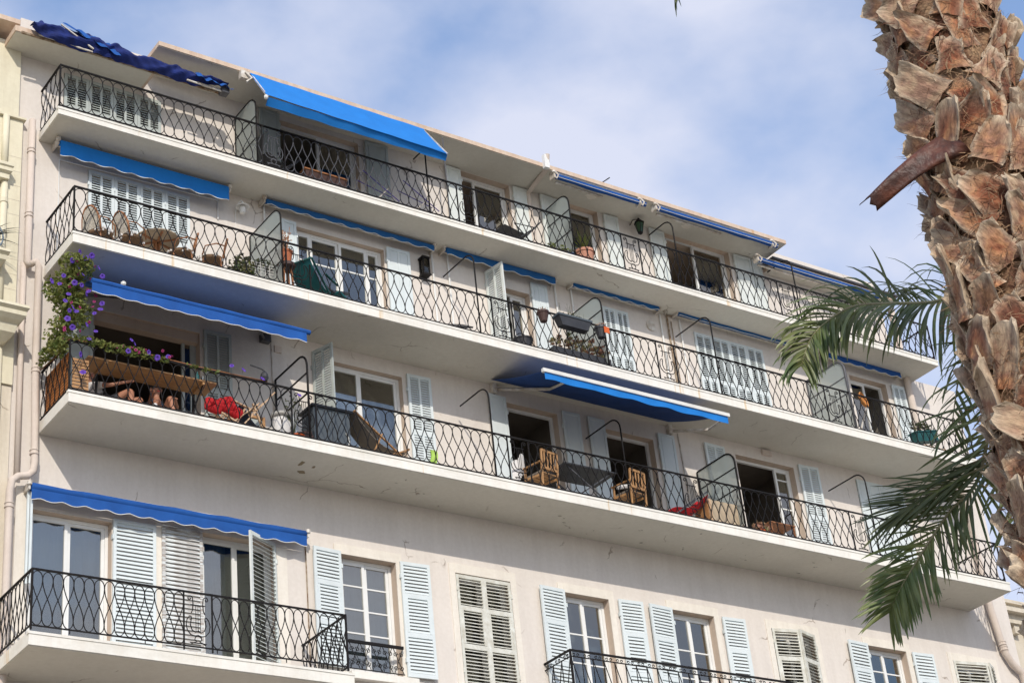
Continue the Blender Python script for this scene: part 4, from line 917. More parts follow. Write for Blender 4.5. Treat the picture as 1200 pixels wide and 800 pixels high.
g = MB(); leaves(g, (30.5, -1.02, F3 + .68), (.4, .12, .16), 220, .02, .05, r3); g.build('foliage', MLEAFD, t, kind='stuff')
t = thing('watering_tray', (30.8, -1.08, F3), 'ochre fluted trough on the floor under the green planter', 'trough')
for i in range(9): MB().lathe([(.05, .02), (.055, .1), (.05, .2), (.045, .2)], (30.45 + .1 * i, -1.05, F3), 8).build('flute', MBEIGE if i % 2 else MWOODP, t)
# lamps
t = thing('wall_lamp', (13.78, -.15, 21.3), 'white bell-shaped wall lamp beside the bright blue awning', 'wall lamp')
MB().lathe([(.02, .12), (.03, .06), (.13, .0), (.135, -.015), (.12, -.01), (.03, .03)], (13.78, -.15, 21.33), 16).build('lamp_shade', MWH, t)
MB().lathe([(.02, -.16), (.055, -.14), (.06, -.05), (.05, 0)], (13.78, -.15, 21.33), 12).build('globe', MPIPING, t)
MB().tube([(13.78, -.15, 21.44), (13.78, -.12, 21.5), (13.72, -.03, 21.42), (13.70, -.002, 21.2)], .012, 5).tube([(13.70, -.01, 21.2), (13.70, -.01, 20.5)], .006, 4).build('arm', MWH, t)
t = thing('box_lantern', (17.83, -.1, 21.1), 'black box lantern on the wall right of the pale shutter', 'wall lamp')
for x in (17.76, 17.9):
    for y in (-.16, -.03): MB().box(x - .01, x + .01, y - .01, y + .01, 20.95, 21.30).build('bar', MIRON, t)
MB().box(17.74, 17.92, -.18, -.002, 21.301, 21.34).build('top', MIRON, t); MB().box(17.74, 17.92, -.18, -.002, 20.91, 20.949).build('base', MIRON, t); MB().box(17.77, 17.89, -.15, -.04, 20.96, 21.29).build('glass', MGLD, t)
t = thing('green_lantern', (23.58, -.22, 23.7), 'dark green tapered lantern hanging under the roof edge', 'lantern')
MB().lathe([(.05, 0), (.10, .22), (.10, .24)], (23.56, -.25, 23.48), 6).build('glass', mat('green_glass', (.04, .08, .035), .2), t)
MB().lathe([(.12, .24), (.12, .26), (.04, .34), (.02, .38)], (23.56, -.25, 23.48), 6).build('cap', MIRON, t); MB().lathe([(.015, -.05), (.06, -.01), (.06, .01)], (23.56, -.25, 23.48), 6).build('base', MIRON, t)
for i in range(6): a = 2 * PI * i / 6; MB().bar((23.56 + .053 * math.cos(a), -.25 + .053 * math.sin(a), 23.48), (23.56 + .104 * math.cos(a), -.25 + .104 * math.sin(a), 23.72), .01).build('rib', MIRON, t)
MB().tube([(23.56, -.25, 23.84), (23.5, -.12, 23.87), (23.5, -.002, 23.8)], .01, 5).build('arm', MIRON, t)

# ------------------------------------------------------------------ second-storey balcony
c = (11.5, -.85, F2); t = thing('plank_table', c, 'long narrow light wooden plank table with fold-down legs above the seated people', 'table')
for i in range(2): MB().box(10.4, 12.72, -1.06 + .24 * i, -.825 + .24 * i, F2 + .80, F2 + .825).build('plank', MWOOD, t)
for x in (10.7, 12.45): MB().box(x, x + .05, -1.05, -.6, F2 + .75, F2 + .799).build('batten', MWOOD, t)
for x in (10.72, 12.47): MB().bar((x, -.65, F2 + .75), (x, -.62, F2), .035).build('leg', MIRON, t)
MB().bar((12.47, -1.0, F2 + .75), (12.47, -.64, F2 + .45), .02).build('brace', MIRON, t)
# drinks on the table
for x, h_, m_, lb in ((12.40, .2, MGREEN, 'green glass bottle standing near the right end of the plank table'), (12.50, .13, MGLD, 'clear drinking glass beside the green bottle on the plank table')):
    t = thing('bottle' if h_ > .15 else 'drinking_glass', (x, -.95, F2 + .825), lb, 'bottle' if h_ > .15 else 'glass')
    MB().lathe([(.03, 0), (.033, .01), (.033, h_ * .6), (.013, h_ * .8), (.013, h_)] if h_ > .15 else [(.025, 0), (.035, h_), (.03, h_), (.022, .01)], (x, -.95, F2 + .825), 10).build('body', m_, t)
# slatted wooden screens tied to the corner of the railing
def screen(label, a, b_, z0, z1, m_, n):
    t = thing('slatted_screen', ((a[0] + b_[0]) / 2, (a[1] + b_[1]) / 2, z0), label, 'screen')
    d = (z1 - z0) / n
    for i in range(n): MB().bar((a[0], a[1], z0 + d * (i + .5)), (b_[0], b_[1], z0 + d * (i + .5)), .014, d * .72).build('slat', m_, t)
    A = Vector(a + (0,)); Bv = Vector(b_ + (0,))
    for f in (.08, .92): p = A.lerp(Bv, f); MB().bar((p.x + .012, p.y + .012, z0), (p.x + .012, p.y + .012, z1), .02).build('stile', m_, t)
screen('orange brown slatted wood screen inside the left side railing under the vine', (10.07, -1.12), (10.07, -.1), F2 + .06, F2 + .82, MWOODO, 13)
screen('light slatted wood screen at the front corner beside the vine', (10.10, -1.13), (10.38, -1.13), F2 + .06, F2 + .68, MWOOD, 10)
# cushions, easel-like folding chairs
t = thing('cushion', (12.85, -.95, F2 + .35), 'crumpled bright red cushions piled on the folding chair', 'cushion')
for k, (x, y, z, a, s_) in enumerate(((12.68, -.98, F2 + .42, 12, .17), (12.92, -.98, F2 + .50, -20, .17), (13.08, -.97, F2 + .40, 30, .15))):
    g = MB(); g.smooth = True
    def pil(u, v, x=x, y=y, z=z, a=a, s_=s_):
        th = 2 * PI * u; ph = PI * v; q = Vector((abs(math.cos(th)) ** .5 * math.copysign(1, math.cos(th)) * math.sin(ph) * s_, math.cos(ph) * .07 * (1 + .3 * math.sin(7 * th)), abs(math.sin(th)) ** .5 * math.copysign(1, math.sin(th)) * math.sin(ph) * s_ * .8)); q.rotate(Matrix.Rotation(R(a), 3, 'Y')); return (x + q.x, y + q.y, z + q.z + .01 * math.sin(20 * u + 9 * v))
    g.grid(pil, 20, 8).build('pad', MRED, t)
t = thing('wooden_folding_chair', (12.95, -.8, F2), 'pale wooden folding chair holding the red cushions', 'chair')
for a, b_ in (((12.75, -.9, F2 + .03), (13.1, -.9, F2 + .62)), ((13.05, -.9, F2 + .02), (12.7, -.9, F2 + .36)), ((12.75, -.6, F2 + .03), (13.1, -.6, F2 + .62)), ((13.0, -1.02, F2 + .02), (13.28, -.95, F2 + .5)), ((12.95, -1.0, F2 + .62), (13.45, -.95, F2 + .50)), ((12.8, -1.02, F2 + .30), (13.45, -1.02, F2 + .02)), ((12.7, -.75, F2 + .34), (13.2, -.75, F2 + .34))): MB().bar(a, b_, .04, .022).build('slat', MWOODP, t)
t = thing('crossed_deck_chair', (13.5, -.8, F2), 'pale wooden crossed deck chair frame with navy sling beside a wooden board', 'chair')
for a, b_ in (((13.15, -.98, F2 + .08), (13.85, -.98, F2 + .93)), ((13.42, -.98, F2 + .62), (13.65, -.98, F2 + .04)), ((13.05, -.98, F2 + .20), (13.55, -.98, F2 + .66)), ((13.15, -.55, F2 + .08), (13.85, -.55, F2 + .93)), ((13.42, -.55, F2 + .62), (13.65, -.55, F2 + .04)), ((13.5, -1.0, F2 + .60), (13.5, -.5, F2 + .60))): MB().bar(a, b_, .038, .022).build('frame_rail', MWOODP, t)
MB().grid(lambda u, v: (13.22 + .32 * v, -.95 + .4 * u, F2 + .60 - .42 * v - .05 * math.sin(PI * v)), 4, 8, .01).build('sling', MDENIM, t)
t = thing('wooden_board', (13.65, -.4, F2), 'wood-framed panel leaning on the wall behind the crossed deck chair', 'panel')
MB().box(13.35, 13.95, -.32, -.3, F2 + .05, F2 + .72).build('panel', MSHG, t)
for a in ((13.3, 13.35, F2, F2 + .78), (13.95, 14.0, F2, F2 + .78), (13.35, 13.95, F2 + .73, F2 + .78)): MB().box(a[0], a[1], -.34, -.28, a[2], a[3]).build('frame', MWOOD, t)
t = thing('bird_feeder', (13.5, -1.1, F2 + 1.0), 'black ball-shaped lamp on a short arm standing on the railing', 'ornament')
MB().lathe([(.01, 0), (.05, .02), (.075, .08), (.065, .15), (.03, .2), (.012, .22)], (13.55, -1.19, F2 + .965), 12).build('body', MDK, t)
MB().tube([(13.56, -1.19, F2 + 1.18), (13.5, -1.19, F2 + 1.21), (13.28, -1.19, F2 + 1.24)], .012, 5).build('arm', MDK, t)
def bag(label, c, r, h, m_, name='bag', cat='bag', seed=0):
    t = thing(name, c, label, cat); rr = random.Random(seed); ns = [[rr.uniform(.85, 1.1) for _ in range(14)] for _ in range(8)]
    g = MB(); g.smooth = True
    g.grid(lambda u, v: (c[0] + r[0] * ns[int(v * 7)][int(u * 14) % 14] * math.cos(2 * PI * u) * math.sin(.25 + 2.6 * v) ** .5, c[1] + r[1] * ns[int(v * 7)][int(u * 14) % 14] * math.sin(2 * PI * u) * math.sin(.25 + 2.6 * v) ** .5, c[2] + h * v), 14, 7)
    g.build('body', m_, t); return t
t = bag('cream white sack standing behind the railing left of the bare divider frame', (13.98, -.95, F2), (.18, .14), .52, MWHITEC, seed=2)
MB().lathe([(.17, 0), (.19, .03), (.12, .06)], (13.98, -.95, F2 + .50), 14).build('rim', MPIPING, t)
t = bag('greyish crumpled cloth bundle inside the divider frame', (14.22, -.85, F2), (.14, .12), .62, MCURT, seed=4)
t = pot('bare twiggy plant in an orange pot behind the lyre panel by the divider frame', (14.22, -1.05, F2), .13, .12, MORG)
g = MB()
for i in range(16):
    a = r3.random() * 6.28; l_ = r3.uniform(.3, .75); x, y = math.cos(a) * l_ * .35, math.sin(a) * l_ * .12; g.tube([(14.15, -1.05, F2 + .1), (14.15 + x * .5, -1.05 + y * .5, F2 + .1 + l_ * .7), (14.15 + x, -1.05 + y, F2 + .2 + l_)], .004, 3)
leaves(g, (14.1, -1.05, F2 + .75), (.2, .08, .15), 26, .02, .04, r3); g.build('twigs', MLEAFD, t, kind='stuff')
t = thing('planter_heap', (14.33, -1.05, F2), 'dark brown basket tipped over at the foot of the divider frame', 'basket'); MB().bar((14.2, -1.03, F2 + .1), (14.5, -1.0, F2 + .22), .16, .14).build('body', MBROWNP, t)
t = thing('grey_cabinet', (15.0, -.8, F2), 'slate blue grey cabinet with a dark lid behind the railing', 'cabinet')
MB().box(14.6, 15.32, -1.0, -.58, F2 + .04, F2 + .82).build('body', MGREYC, t); MB().box(14.55, 15.38, -1.04, -.54, F2 + .82, F2 + .86).build('lid', MDK, t)
MB().box(14.955, 14.965, -1.006, -.999, F2 + .06, F2 + .8).build('door_gap', MDK, t)
for x in (14.62, 15.26): MB().box(x, x + .05, -.98, -.6, F2, F2 + .04).build('foot', MDK, t)
MB().tube([(15.22 + .06 * math.sin(PI * i / 6), -1.02, F2 + .10 + .05 * i) for i in range(7)], .012, 5).build('handle', MPIPING, t)
# deck chair with orange wood
c = (15.9, -.85, F2); t = thing('deck_chair', c, 'taupe canvas deck chair with orange wooden frame in front of the sliding door', 'deck chair')
for y in (-1.03, -.55):
    MB().bar((15.42, y, F2 + .88), (16.4, y, F2 + .12), .035, .022).build('frame_rail', MWOOD, t); MB().bar((15.72, y + .03, F2 + .02), (15.98, y + .03, F2 + .55), .035, .022).build('frame_rail', MWOOD, t); MB().bar((15.9, y + .02, F2 + .05), (16.5, y + .02, F2 + .33), .035, .022).build('frame_rail', MWOOD, t)
for p, z in ((15.42, .88), (16.5, .33), (16.4, .12)): MB().bar((p, -1.05, F2 + z), (p, -.53, F2 + z), .03).build('crossbar', MWOOD, t)
MB().grid(lambda u, v: (15.40 + 1.05 * v, -1.01 + .44 * u, F2 + .87 - .62 * v - .22 * math.sin(PI * min(1, v * 1.0)) ** 1.2), 4, 14, .012).build('sling', MGREYF, t)
MB().grid(lambda u, v: (15.46 + .5 * v, -1.0 + .42 * u, F2 + .93 - .42 * v - .05 * math.sin(PI * v)), 4, 8, .02).build('towel', MWHITEC, t)
t = thing('cloth', (17.5, -.06, F2 + 1.1), 'small lime green cloth hung on the pale shutter', 'cloth')
MB().grid(lambda u, v: (17.60 + .16 * u * (1 - .3 * v) + .02 * math.sin(6 * v), -.09 + .02 * math.sin(9 * u), F2 + .98 - .36 * v * (1 - .2 * math.sin(5 * u))), 6, 8, .006).build('fold', MLIME, t)

def slat_chair(label, c, a, cush=False):
    t = thing('slatted_chair', c, label, 'chair', 'orange wooden chairs at the black table'); P = rotp(c, a)
    for s_ in (-1, 1):
        MB().bar(P(-.21, .21 * s_, 0), P(-.27, .21 * s_, .86), .035, .03).build('leg', MWOOD, t); MB().bar(P(.21, .21 * s_, 0), P(.19, .21 * s_, .62), .035, .03).build('leg', MWOOD, t)
        MB().bar(P(-.25, .22 * s_, .62), P(.24, .22 * s_, .635), .045, .022).build('armrest', MWOOD, t); MB().bar(P(-.2, .21 * s_, .36), P(.2, .21 * s_, .40), .03, .04).build('side_rail', MWOOD, t)
    for z in (.85, .50): MB().bar(P(-.268 + (.86 - z) * .07, -.21, z), P(-.268 + (.86 - z) * .07, .21, z), .025, .05).build('top_rail', MWOOD, t)
    for i in range(4): y = -.13 + .087 * i; MB().bar(P(-.245, y, .50), P(-.268, y, .85), .012, .03).build('back_slat', MWOOD, t)
    for i in range(5): MB().bar(P(-.18 + .09 * i, -.2, .42), P(-.18 + .09 * i, .2, .42), .07, .015).build('seat_slat', MWOOD, t)
    if cush: MB().grid(lambda u, v: P(-.2 + .4 * u, -.2 + .4 * v, .46 + .02 * math.sin(PI * u) * math.sin(PI * v)), 6, 6, .05).build('seat_pad', MGREYF, t)
    return t
slat_chair('orange wooden armchair left of the black table, white cloth over its back', (19.55, -.85, F2), 100, True)
t = thing('cloth', (19.2, -.7, F2 + .8), 'off-white throw hanging over the left orange armchair', 'cloth')
MB().grid(lambda u, v: (19.06 + .30 * u, -.62 - .05 * math.sin(3 * u), F2 + .72 + .30 * u - .45 * v + .03 * math.sin(12 * u)), 8, 8, .02).build('fold', MWHITEC, t)
slat_chair('orange wooden armchair right of the black table with white rolled towel', (21.66, -.85, F2), 100, True)
MB().tube([(21.6, -.62, F2 + .70), (22.0, -.55, F2 + .84)], .045, 8).build('rolled_towel', MWHITEC, thing('towel', (21.8, -.6, F2 + .75), 'white rolled towel on the right orange armchair', 'towel'))
c = (20.6, -.72, F2); t = thing('black_table', c, 'black folding table between two orange wooden armchairs', 'table')
MB().box(19.98, 21.22, -1.08, -.38, F2 + .72, F2 + .745).build('tabletop', MDK, t)
for y in (-1.0, -.46):
    for s_ in (-1, 1): MB().bar((20.6 + .5 * s_, y, F2 + .71), (20.6 - .5 * s_, y + .02 * s_, F2), .022).build('leg', MIRONG, t)
# red crumpled lounger, wooden crate, plants, small table
t = thing('red_sling', (22.95, -.9, F2), 'faded red sling seat slumped behind the lyre panel', 'seat')
MB().grid(lambda u, v: (22.45 + 1.12 * u, -1.02 + .34 * v, F2 + .18 + .55 * u ** 1.6 - .16 * math.sin(PI * v) + .10 * math.sin(7 * u) * (1 - u)), 16, 6, .012).build('sling', MRED, t)
for y in (-1.03, -.68): MB().bar((22.5, y, F2 + .04), (23.55, y, F2 + .78), .03).build('frame_rail', MIRONG, t)
t = thing('wooden_crate', (23.95, -.85, F2), 'open plywood crate behind the railing below the frosted divider', 'crate')
for a in ((23.55, 24.38, -1.04, -1.02), (23.55, 24.38, -.62, -.6)): MB().box(*a, F2 + .02, F2 + .62).build('panel', MBEIGE, t)
for x in (23.52, 24.36): MB().box(x, x + .025, -1.019, -.621, F2 + .02, F2 + .60).build('panel', MWOOD, t)
for x in (23.53, 24.33): MB().box(x, x + .05, -1.066, -1.041, F2 + .02, F2 + .62).build('batten', MWOODP, t)
t = pot('squat orange pot with a pale green rosette plant right of the crate', (24.85, -1.0, F2), .13, .14, MORG); g = MB(); leaves(g, (24.9, -1.0, F2 + .25), (.22, .1, .12), 120, .03, .06, r3); g.build('foliage', MSUCC, t, kind='stuff')
c = (25.5, -.85, F2); t = thing('side_table', c, 'low slatted brown side table in front of the open glazed door', 'table')
for i in range(5): MB().box(25.15, 25.85, -1.05 + .085 * i, -.98 + .085 * i, F2 + .40, F2 + .42).build('slat', MRAT, t)
for x in (25.18, 25.8):
    for y in (-1.03, -.69): MB().box(x, x + .03, y, y + .03, F2, F2 + .399).build('leg', MRAT, t)
for i, x in enumerate((26.5, 26.75, 27.05, 27.2)):
    pot(('tiny terracotta pot at the foot of the railing, leftmost of four by the open door', 'tiny terracotta pot, second of four by the pale shutter', 'tiny terracotta pot, third of four by the pale shutter', 'tiny terracotta pot, rightmost of four by the pale shutter')[i], (x, -1.1, F2), .05, .09, MTERR, cat='pot', name='small_pot', group='tiny pots at the railing foot')
# ------------------------------------------------------------------ topmost balcony objects
def black_lounger(label, c, a):
    t = thing('black_lounger', c, label, 'chair'); P = rotp(c, a)
    for s_ in (-1, 1):
        MB().tube([P(-.5, .22 * s_, .75), P(-.1, .22 * s_, .30), P(.45, .22 * s_, .42)], .016, 6).build('frame_rail', MDK, t)
        MB().tube([P(-.3, .24 * s_, .02), P(.2, .24 * s_, .52), P(-.3, .24 * s_, .55)], .014, 6).build('frame_rail', MDK, t); MB().tube([P(.3, .24 * s_, .02), P(-.2, .24 * s_, .45)], .014, 6).build('leg', MDK, t)
    MB().grid(lambda u, v: (P(-.5 + .4 * v * 2 if v < .5 else -.1 + .55 * (v - .5) * 2, -.2 + .4 * u, .75 - .45 * v * 2 if v < .5 else .30 + .12 * (v - .5) * 2)), 4, 10, .012).build('sling', MDK, t)
black_lounger('black mesh lounger in front of the sliding door on topmost balcony', (19.9, -.5, F4), 180)
black_lounger('dark lounger half hidden left in the shade of the bright blue awning', (14.35, -.45, F4), 200)
t = pot('pale terracotta pot with a spiky yucca on topmost balcony', (21.52, -.66, F4), .21, .36, MTERP); spikes(t, (21.52, -.66, F4 + .36), 34, .35, .62, MLEAF, r3, .3, .018)
for x, m_, lb in ((20.6, MBROWNP, 'small dark pot with dry herbs, leftmost below the frosted divider on topmost balcony'), (20.9, MBROWNP, 'small brown pot of herbs, middle one below the frosted divider on topmost balcony'), (21.1, MBLUE, 'small violet blue pot right of the herbs on topmost balcony')):
    t = pot(lb, (x, -.72, F4), .09, .14, m_, group='little pots by the yucca'); g = MB(); leaves(g, (x, -.72, F4 + .22), (.12, .09, .1), 70, .015, .035, r3); g.build('foliage', MLEAF, t, kind='stuff')
def rack(label, c, m_):
    t = thing('drying_rack', c, label, 'drying rack'); P = rotp(c, 8)
    for s_ in (-1, 1): MB().tube([P(-.45, .1 * s_, .72 - .06 * s_), P(.45, .1 * s_, .48 + .1 * s_)], .01, 5).build('rail', m_, t); MB().tube([P(-.25, .12 * s_, 0), P(.2, -.12 * s_, .62)], .01, 5).build('leg', MFIX, t)
    for i in range(6): MB().tube([P(-.4 + .16 * i, -.1, .75 - .045 * i), P(-.4 + .16 * i, .1, .68 - .03 * i)], .004, 4).build('wire', MFIX, t)
MPURP = mat('purple_plastic', (.06, .03, .25), .5)
rack('purple folding drying rack below the right end of the bright blue awning', (16.6, -.5, F4), MPURP); rack('second purple drying rack with white legs beside the support pole', (17.5, -.55, F4), MPURP)
t = thing('storage_chest', (15.2, -.4, F4), 'low brown chest in front of the dark doorway on topmost balcony', 'chest')
MB().box(14.95, 15.85, -.55, -.2, F4 + .02, F4 + .5).build('body', MBROWNP, t); MB().box(14.92, 15.88, -.57, -.18, F4 + .5, F4 + .53).build('lid', MRAT, t)
t = thing('canvas_screen', (13.95, -.45, F4), 'tilted dark screen behind the clear divider on topmost balcony', 'screen')
MB().bar((13.9, -.8, F4 + .5), (13.95, -.1, F4 + .75), .02, .55).build('panel', MDK, t)
t = thing('roof_antenna', (22.2, -.7, 24.06), 'thin slanting black rod on the roof edge above the rolled awning', 'antenna')
MB().tube([(22.15, -.6, 24.06), (22.45, -.75, 24.3)], .013, 5).build('rod', MIRON, t); MB().box(22.1, 22.2, -.65, -.55, 24.06, 24.09).build('base', MIRON, t)

# ------------------------------------------------------------------ morning glory vine
t = thing('flowering_vine', (10.15, -1.0, F2), 'flowering vine with violet morning glories tumbling over the balcony corner', 'climbing plant')
rv_ = random.Random(21); fo = MB()
for cx_, cy_, cz_, rx_, ry_, rz_, n_ in ((10.12, -1.15, 18.42, .24, .2, .26, 520), (10.0, -.95, 18.05, .28, .3, .3, 620), (10.12, -1.0, 17.65, .26, .25, .35, 560), (9.95, -.85, 17.3, .17, .3, .28, 260), (9.93, -.6, 17.05, .10, .55, .12, 200), (10.35, -1.18, 17.05, .28, .07, .08, 90),
        (10.75, -1.19, 17.02, .3, .06, .08, 120), (11.15, -1.19, 17.02, .28, .06, .09, 150), (11.6, -1.19, 17.0, .15, .05, .06, 50), (12.4, -1.19, 17.0, .3, .04, .03, 25), (9.98, -1.0, 16.9, .08, .2, .15, 70)):
    leaves(fo, (cx_ + (.0 if cz_ > 17.1 else -.02), cy_ - .03, cz_), (rx_ * 1.3, ry_ * 1.1, rz_ * 1.05), int(n_ * 1.15), .026, .058, rv_)
fo.build('foliage', MLEAF, t, kind='stuff')
for pts in (((9.98, -.05, 17.0), (10.02, -.6, 16.98), (10.03, -1.19, 17.03), (10.6, -1.2, 17.03), (11.3, -1.2, 17.05), (12.3, -1.2, 17.02), (13.6, -1.2, 17.03)), ((10.05, -.9, 16.6), (10.0, -.95, 17.2), (10.1, -1.0, 17.8), (10.1, -1.1, 18.5)), ((9.9, -.8, 17.0), (9.95, -.9, 17.5), (10.05, -1.0, 18.2))):
    g = MB(); g.smooth = True; g.tube(pts, .012, 5); g.build('stem', MRAT, t)
def flower_mesh(m_, r):
    g = MB(); n = 10; vs = [(0, 0, -.02)]; 
    for k, (rr_, z) in enumerate(((.3, 0), (.62, .012), (1, .008))):
        for i in range(n): q = rr_ * r * (1 + (.08 if i % 2 else -.06) * (k == 2)); vs.append((q * math.cos(2 * PI * i / n), q * math.sin(2 * PI * i / n), z))
    fs = [(0, 1 + i, 1 + (i + 1) % n) for i in range(n)] + [(1 + k * n + i, 1 + (k + 1) * n + i, 1 + (k + 1) * n + (i + 1) % n, 1 + k * n + (i + 1) % n) for k in (0, 1) for i in range(n)]
    g.add(vs, fs); return g.mesh('flower', m_)
fm = flower_mesh(MFLOW, .055); fp = flower_mesh(MPINK, .028)
spots = [(10.08, 18.62), (10.2, 18.55), (10.3, 18.62), (9.95, 18.42), (10.05, 18.3), (10.42, 18.4), (9.82, 18.1), (10.5, 18.28), (9.75, 17.92), (10.0, 18.0), (10.12, 17.98), (9.9, 17.75), (10.22, 17.85), (9.85, 17.62), (9.98, 17.52), (9.92, 17.45), (10.05, 17.48), (10.35, 17.5), (10.45, 17.6), (10.22, 17.25), (10.0, 17.18), (10.4, 17.2), (10.3, 17.05), (9.62, 17.95), (9.9, 17.3),
         (11.02, 17.18), (11.1, 17.15), (11.35, 17.05), (11.7, 17.05), (10.98, 16.98), (11.5, 16.98), (13.1, 17.12), (13.45, 17.02), (14.15, 16.85), (10.15, 16.72), (10.2, 16.4), (10.25, 17.9), (10.15, 18.2), (10.5, 17.75), (12.85, 17.12)]
for i, (x, z) in enumerate(spots):
    y = -1.27 - (.05 if z > 17.2 else 0) + rv_.uniform(-.04, .02); X = x + .02
    inst('flower', fm, t, Vector((X, y, z)) - root_loc(t), (R(90 + rv_.uniform(-35, 25)), 0, R(rv_.uniform(-45, 45)))).scale = [rv_.uniform(.65, 1.0)] * 3
for i in range(34):
    x, z = (rv_.uniform(9.8, 10.45), rv_.uniform(17.0, 18.5)) if i < 24 else (rv_.uniform(10.8, 11.9), rv_.uniform(16.98, 17.15))
    inst('faded_flower', fp, t, Vector((x, -1.24 - rv_.random() * .06, z)) - root_loc(t), (R(90 + rv_.uniform(-50, 50)), 0, R(rv_.uniform(-60, 60))))

# ------------------------------------------------------------------ people seated low behind the plank table
def skin_mesh(name, chain, mtl, parent, sub=2):
    """chain: list of (xyz, radius, parent index)"""
    me = bpy.data.meshes.new(name); me.from_pydata([c[0] for c in chain], [(c[2], i) for i, c in enumerate(chain) if c[2] is not None], [])
    o = bpy.data.objects.new(name, me); COL.objects.link(o); md = o.modifiers.new('skin', 'SKIN'); md.use_smooth_shade = True
    for i, c in enumerate(chain):
        v = me.skin_vertices[0].data[i]; r_ = c[1]; v.radius = (r_, r_) if not hasattr(r_, '__len__') else r_; v.use_root = i == 0
    s_ = o.modifiers.new('sub', 'SUBSURF'); s_.levels = sub; s_.render_levels = sub
    me.materials.append(mtl); dg = bpy.context.evaluated_depsgraph_get(); ev = o.evaluated_get(dg); nm = bpy.data.meshes.new_from_object(ev)
    nm.name = name; bpy.data.objects.remove(o); off = root_loc(parent)
    for v in nm.vertices: v.co -= off
    o = bpy.data.objects.new(name, nm); COL.objects.link(o); o.parent = parent
    for p in nm.polygons: p.use_smooth = True
    return o
def person(label, h, sk, legs, arms, lean, shirt, shorts, shoe, hair):
    """h: hip point; lean: chest and head points; legs/arms: joint points per side"""
    t = thing('person', h, label, 'person'); H = Vector(h); ch, nk, hd = [Vector(p) for p in lean]
    C_ = [(H, .13, None), (H.lerp(ch, .5), .125, 0), (ch, .145, 1), (nk, .055, 2), (nk.lerp(hd, .45), .055, 3), (hd, .095, 4), (hd + (hd - nk).normalized() * .07, .07, 5)]
    for s_, (hip, kn, an, toe) in legs:
        i = len(C_); C_ += [(hip, .095, 0), (Vector(hip).lerp(Vector(kn), .5), .08, i), (kn, .058, i + 1), (Vector(kn).lerp(Vector(an), .35), .055, i + 2), (an, .036, i + 3), (toe, .03, i + 4)]
    for shd, el, wr in arms:
        i = len(C_); C_ += [(shd, .055, 2), (el, .038, i), (wr, .027, i + 1)]
        d = (Vector(wr) - Vector(el)).normalized(); w_ = Vector(wr); sd_ = d.cross(Vector((0, 0, 1))).normalized(); j = len(C_)
        C_.append((w_ + d * .05, .03, i + 2))
        for k in range(4): C_.append((w_ + d * (.13 + (.015 if k in (1, 2) else 0)) + sd_ * (-.03 + .02 * k) + Vector((0, 0, -.025)), .008, j))
        C_.append((w_ + d * .06 + sd_ * -.05, .009, j))
    skin_mesh('body', C_, MSKIN, t)
    S_ = [(H + Vector((0, 0, .02)), .15, None), (H.lerp(ch, .5), .145, 0), (ch, .165, 1), (nk - (nk - ch) * .25, .09, 2)]
    for shd, el, wr in arms: i = len(S_); S_ += [(shd, .075, 2), (Vector(shd).lerp(Vector(el), .6), .06, i)]
    skin_mesh('shirt', S_, shirt, t)
    S_ = [(H, .155, None)]
    for s_, (hip, kn, an, toe) in legs: i = len(S_); S_ += [(hip, .115, 0), (Vector(hip).lerp(Vector(kn), .62), .095, i)]
    skin_mesh('shorts', S_, shorts, t)
    for s_, (hip, kn, an, toe) in legs: skin_mesh('shoe', [(Vector(an) + Vector((0, 0, -.02)), .045, None), (Vector(an).lerp(Vector(toe), .5), .045, 0), (toe, .038, 1)], shoe, t, 1)
    up = (hd - nk).normalized(); fw = Vector((0, -1, 0)) - up * Vector((0, -1, 0)).dot(up); fw.normalize(); sd_ = up.cross(fw)
    g = MB(); g.smooth = True
    g.grid(lambda u, v: hd + up * .045 - fw * .02 + (fw * math.cos(2 * PI * u) * math.sin(v * 1.9) * (.108) + sd_ * math.sin(2 * PI * u) * math.sin(v * 1.9) * .104 + up * math.cos(v * 1.9) * .10), 16, 7).build('hair', hair, t)
    g = MB(); g.tube([hd + fw * .09 + up * .0, hd + fw * .118 - up * .03], [.012, .017], 6); g.build('nose', MSKIN, t)
    for s_ in (-1, 1):
        p = hd + fw * .088 + sd_ * .034 * s_ + up * .012; MB().lathe([(.004, -.008), (.012, 0), (.004, .008)], p, 8).build('eye', MDK, t)
        p = hd + sd_ * .098 * s_; MB().lathe([(.006, -.03), (.016, 0), (.008, .03)], p, 8).build('ear', MSKIN, t)
    p = hd + fw * .092 - up * .055; MB().bar(p - sd_ * .022, p + sd_ * .022, .01, .008).build('mouth', MRED, t)
    return t
for lb, x in (('low dark stool under the person in white shirt', 10.9), ('low dark stool under the person in navy clothes', 11.95)):
    t = thing('stool', (x, -.35, F2), lb, 'stool'); MB().lathe([(.17, .20), (.18, .21), (.18, .235), (.17, .24)], (x, -.35, F2), 16).build('seat', MDK, t)
    for a in (45, 135, 225, 315): MB().bar((x + .12 * math.cos(R(a)), -.35 + .12 * math.sin(R(a)), F2 + .2), (x + .15 * math.cos(R(a)), -.35 + .15 * math.sin(R(a)), F2), .025).build('leg', MDK, t)
z = F2
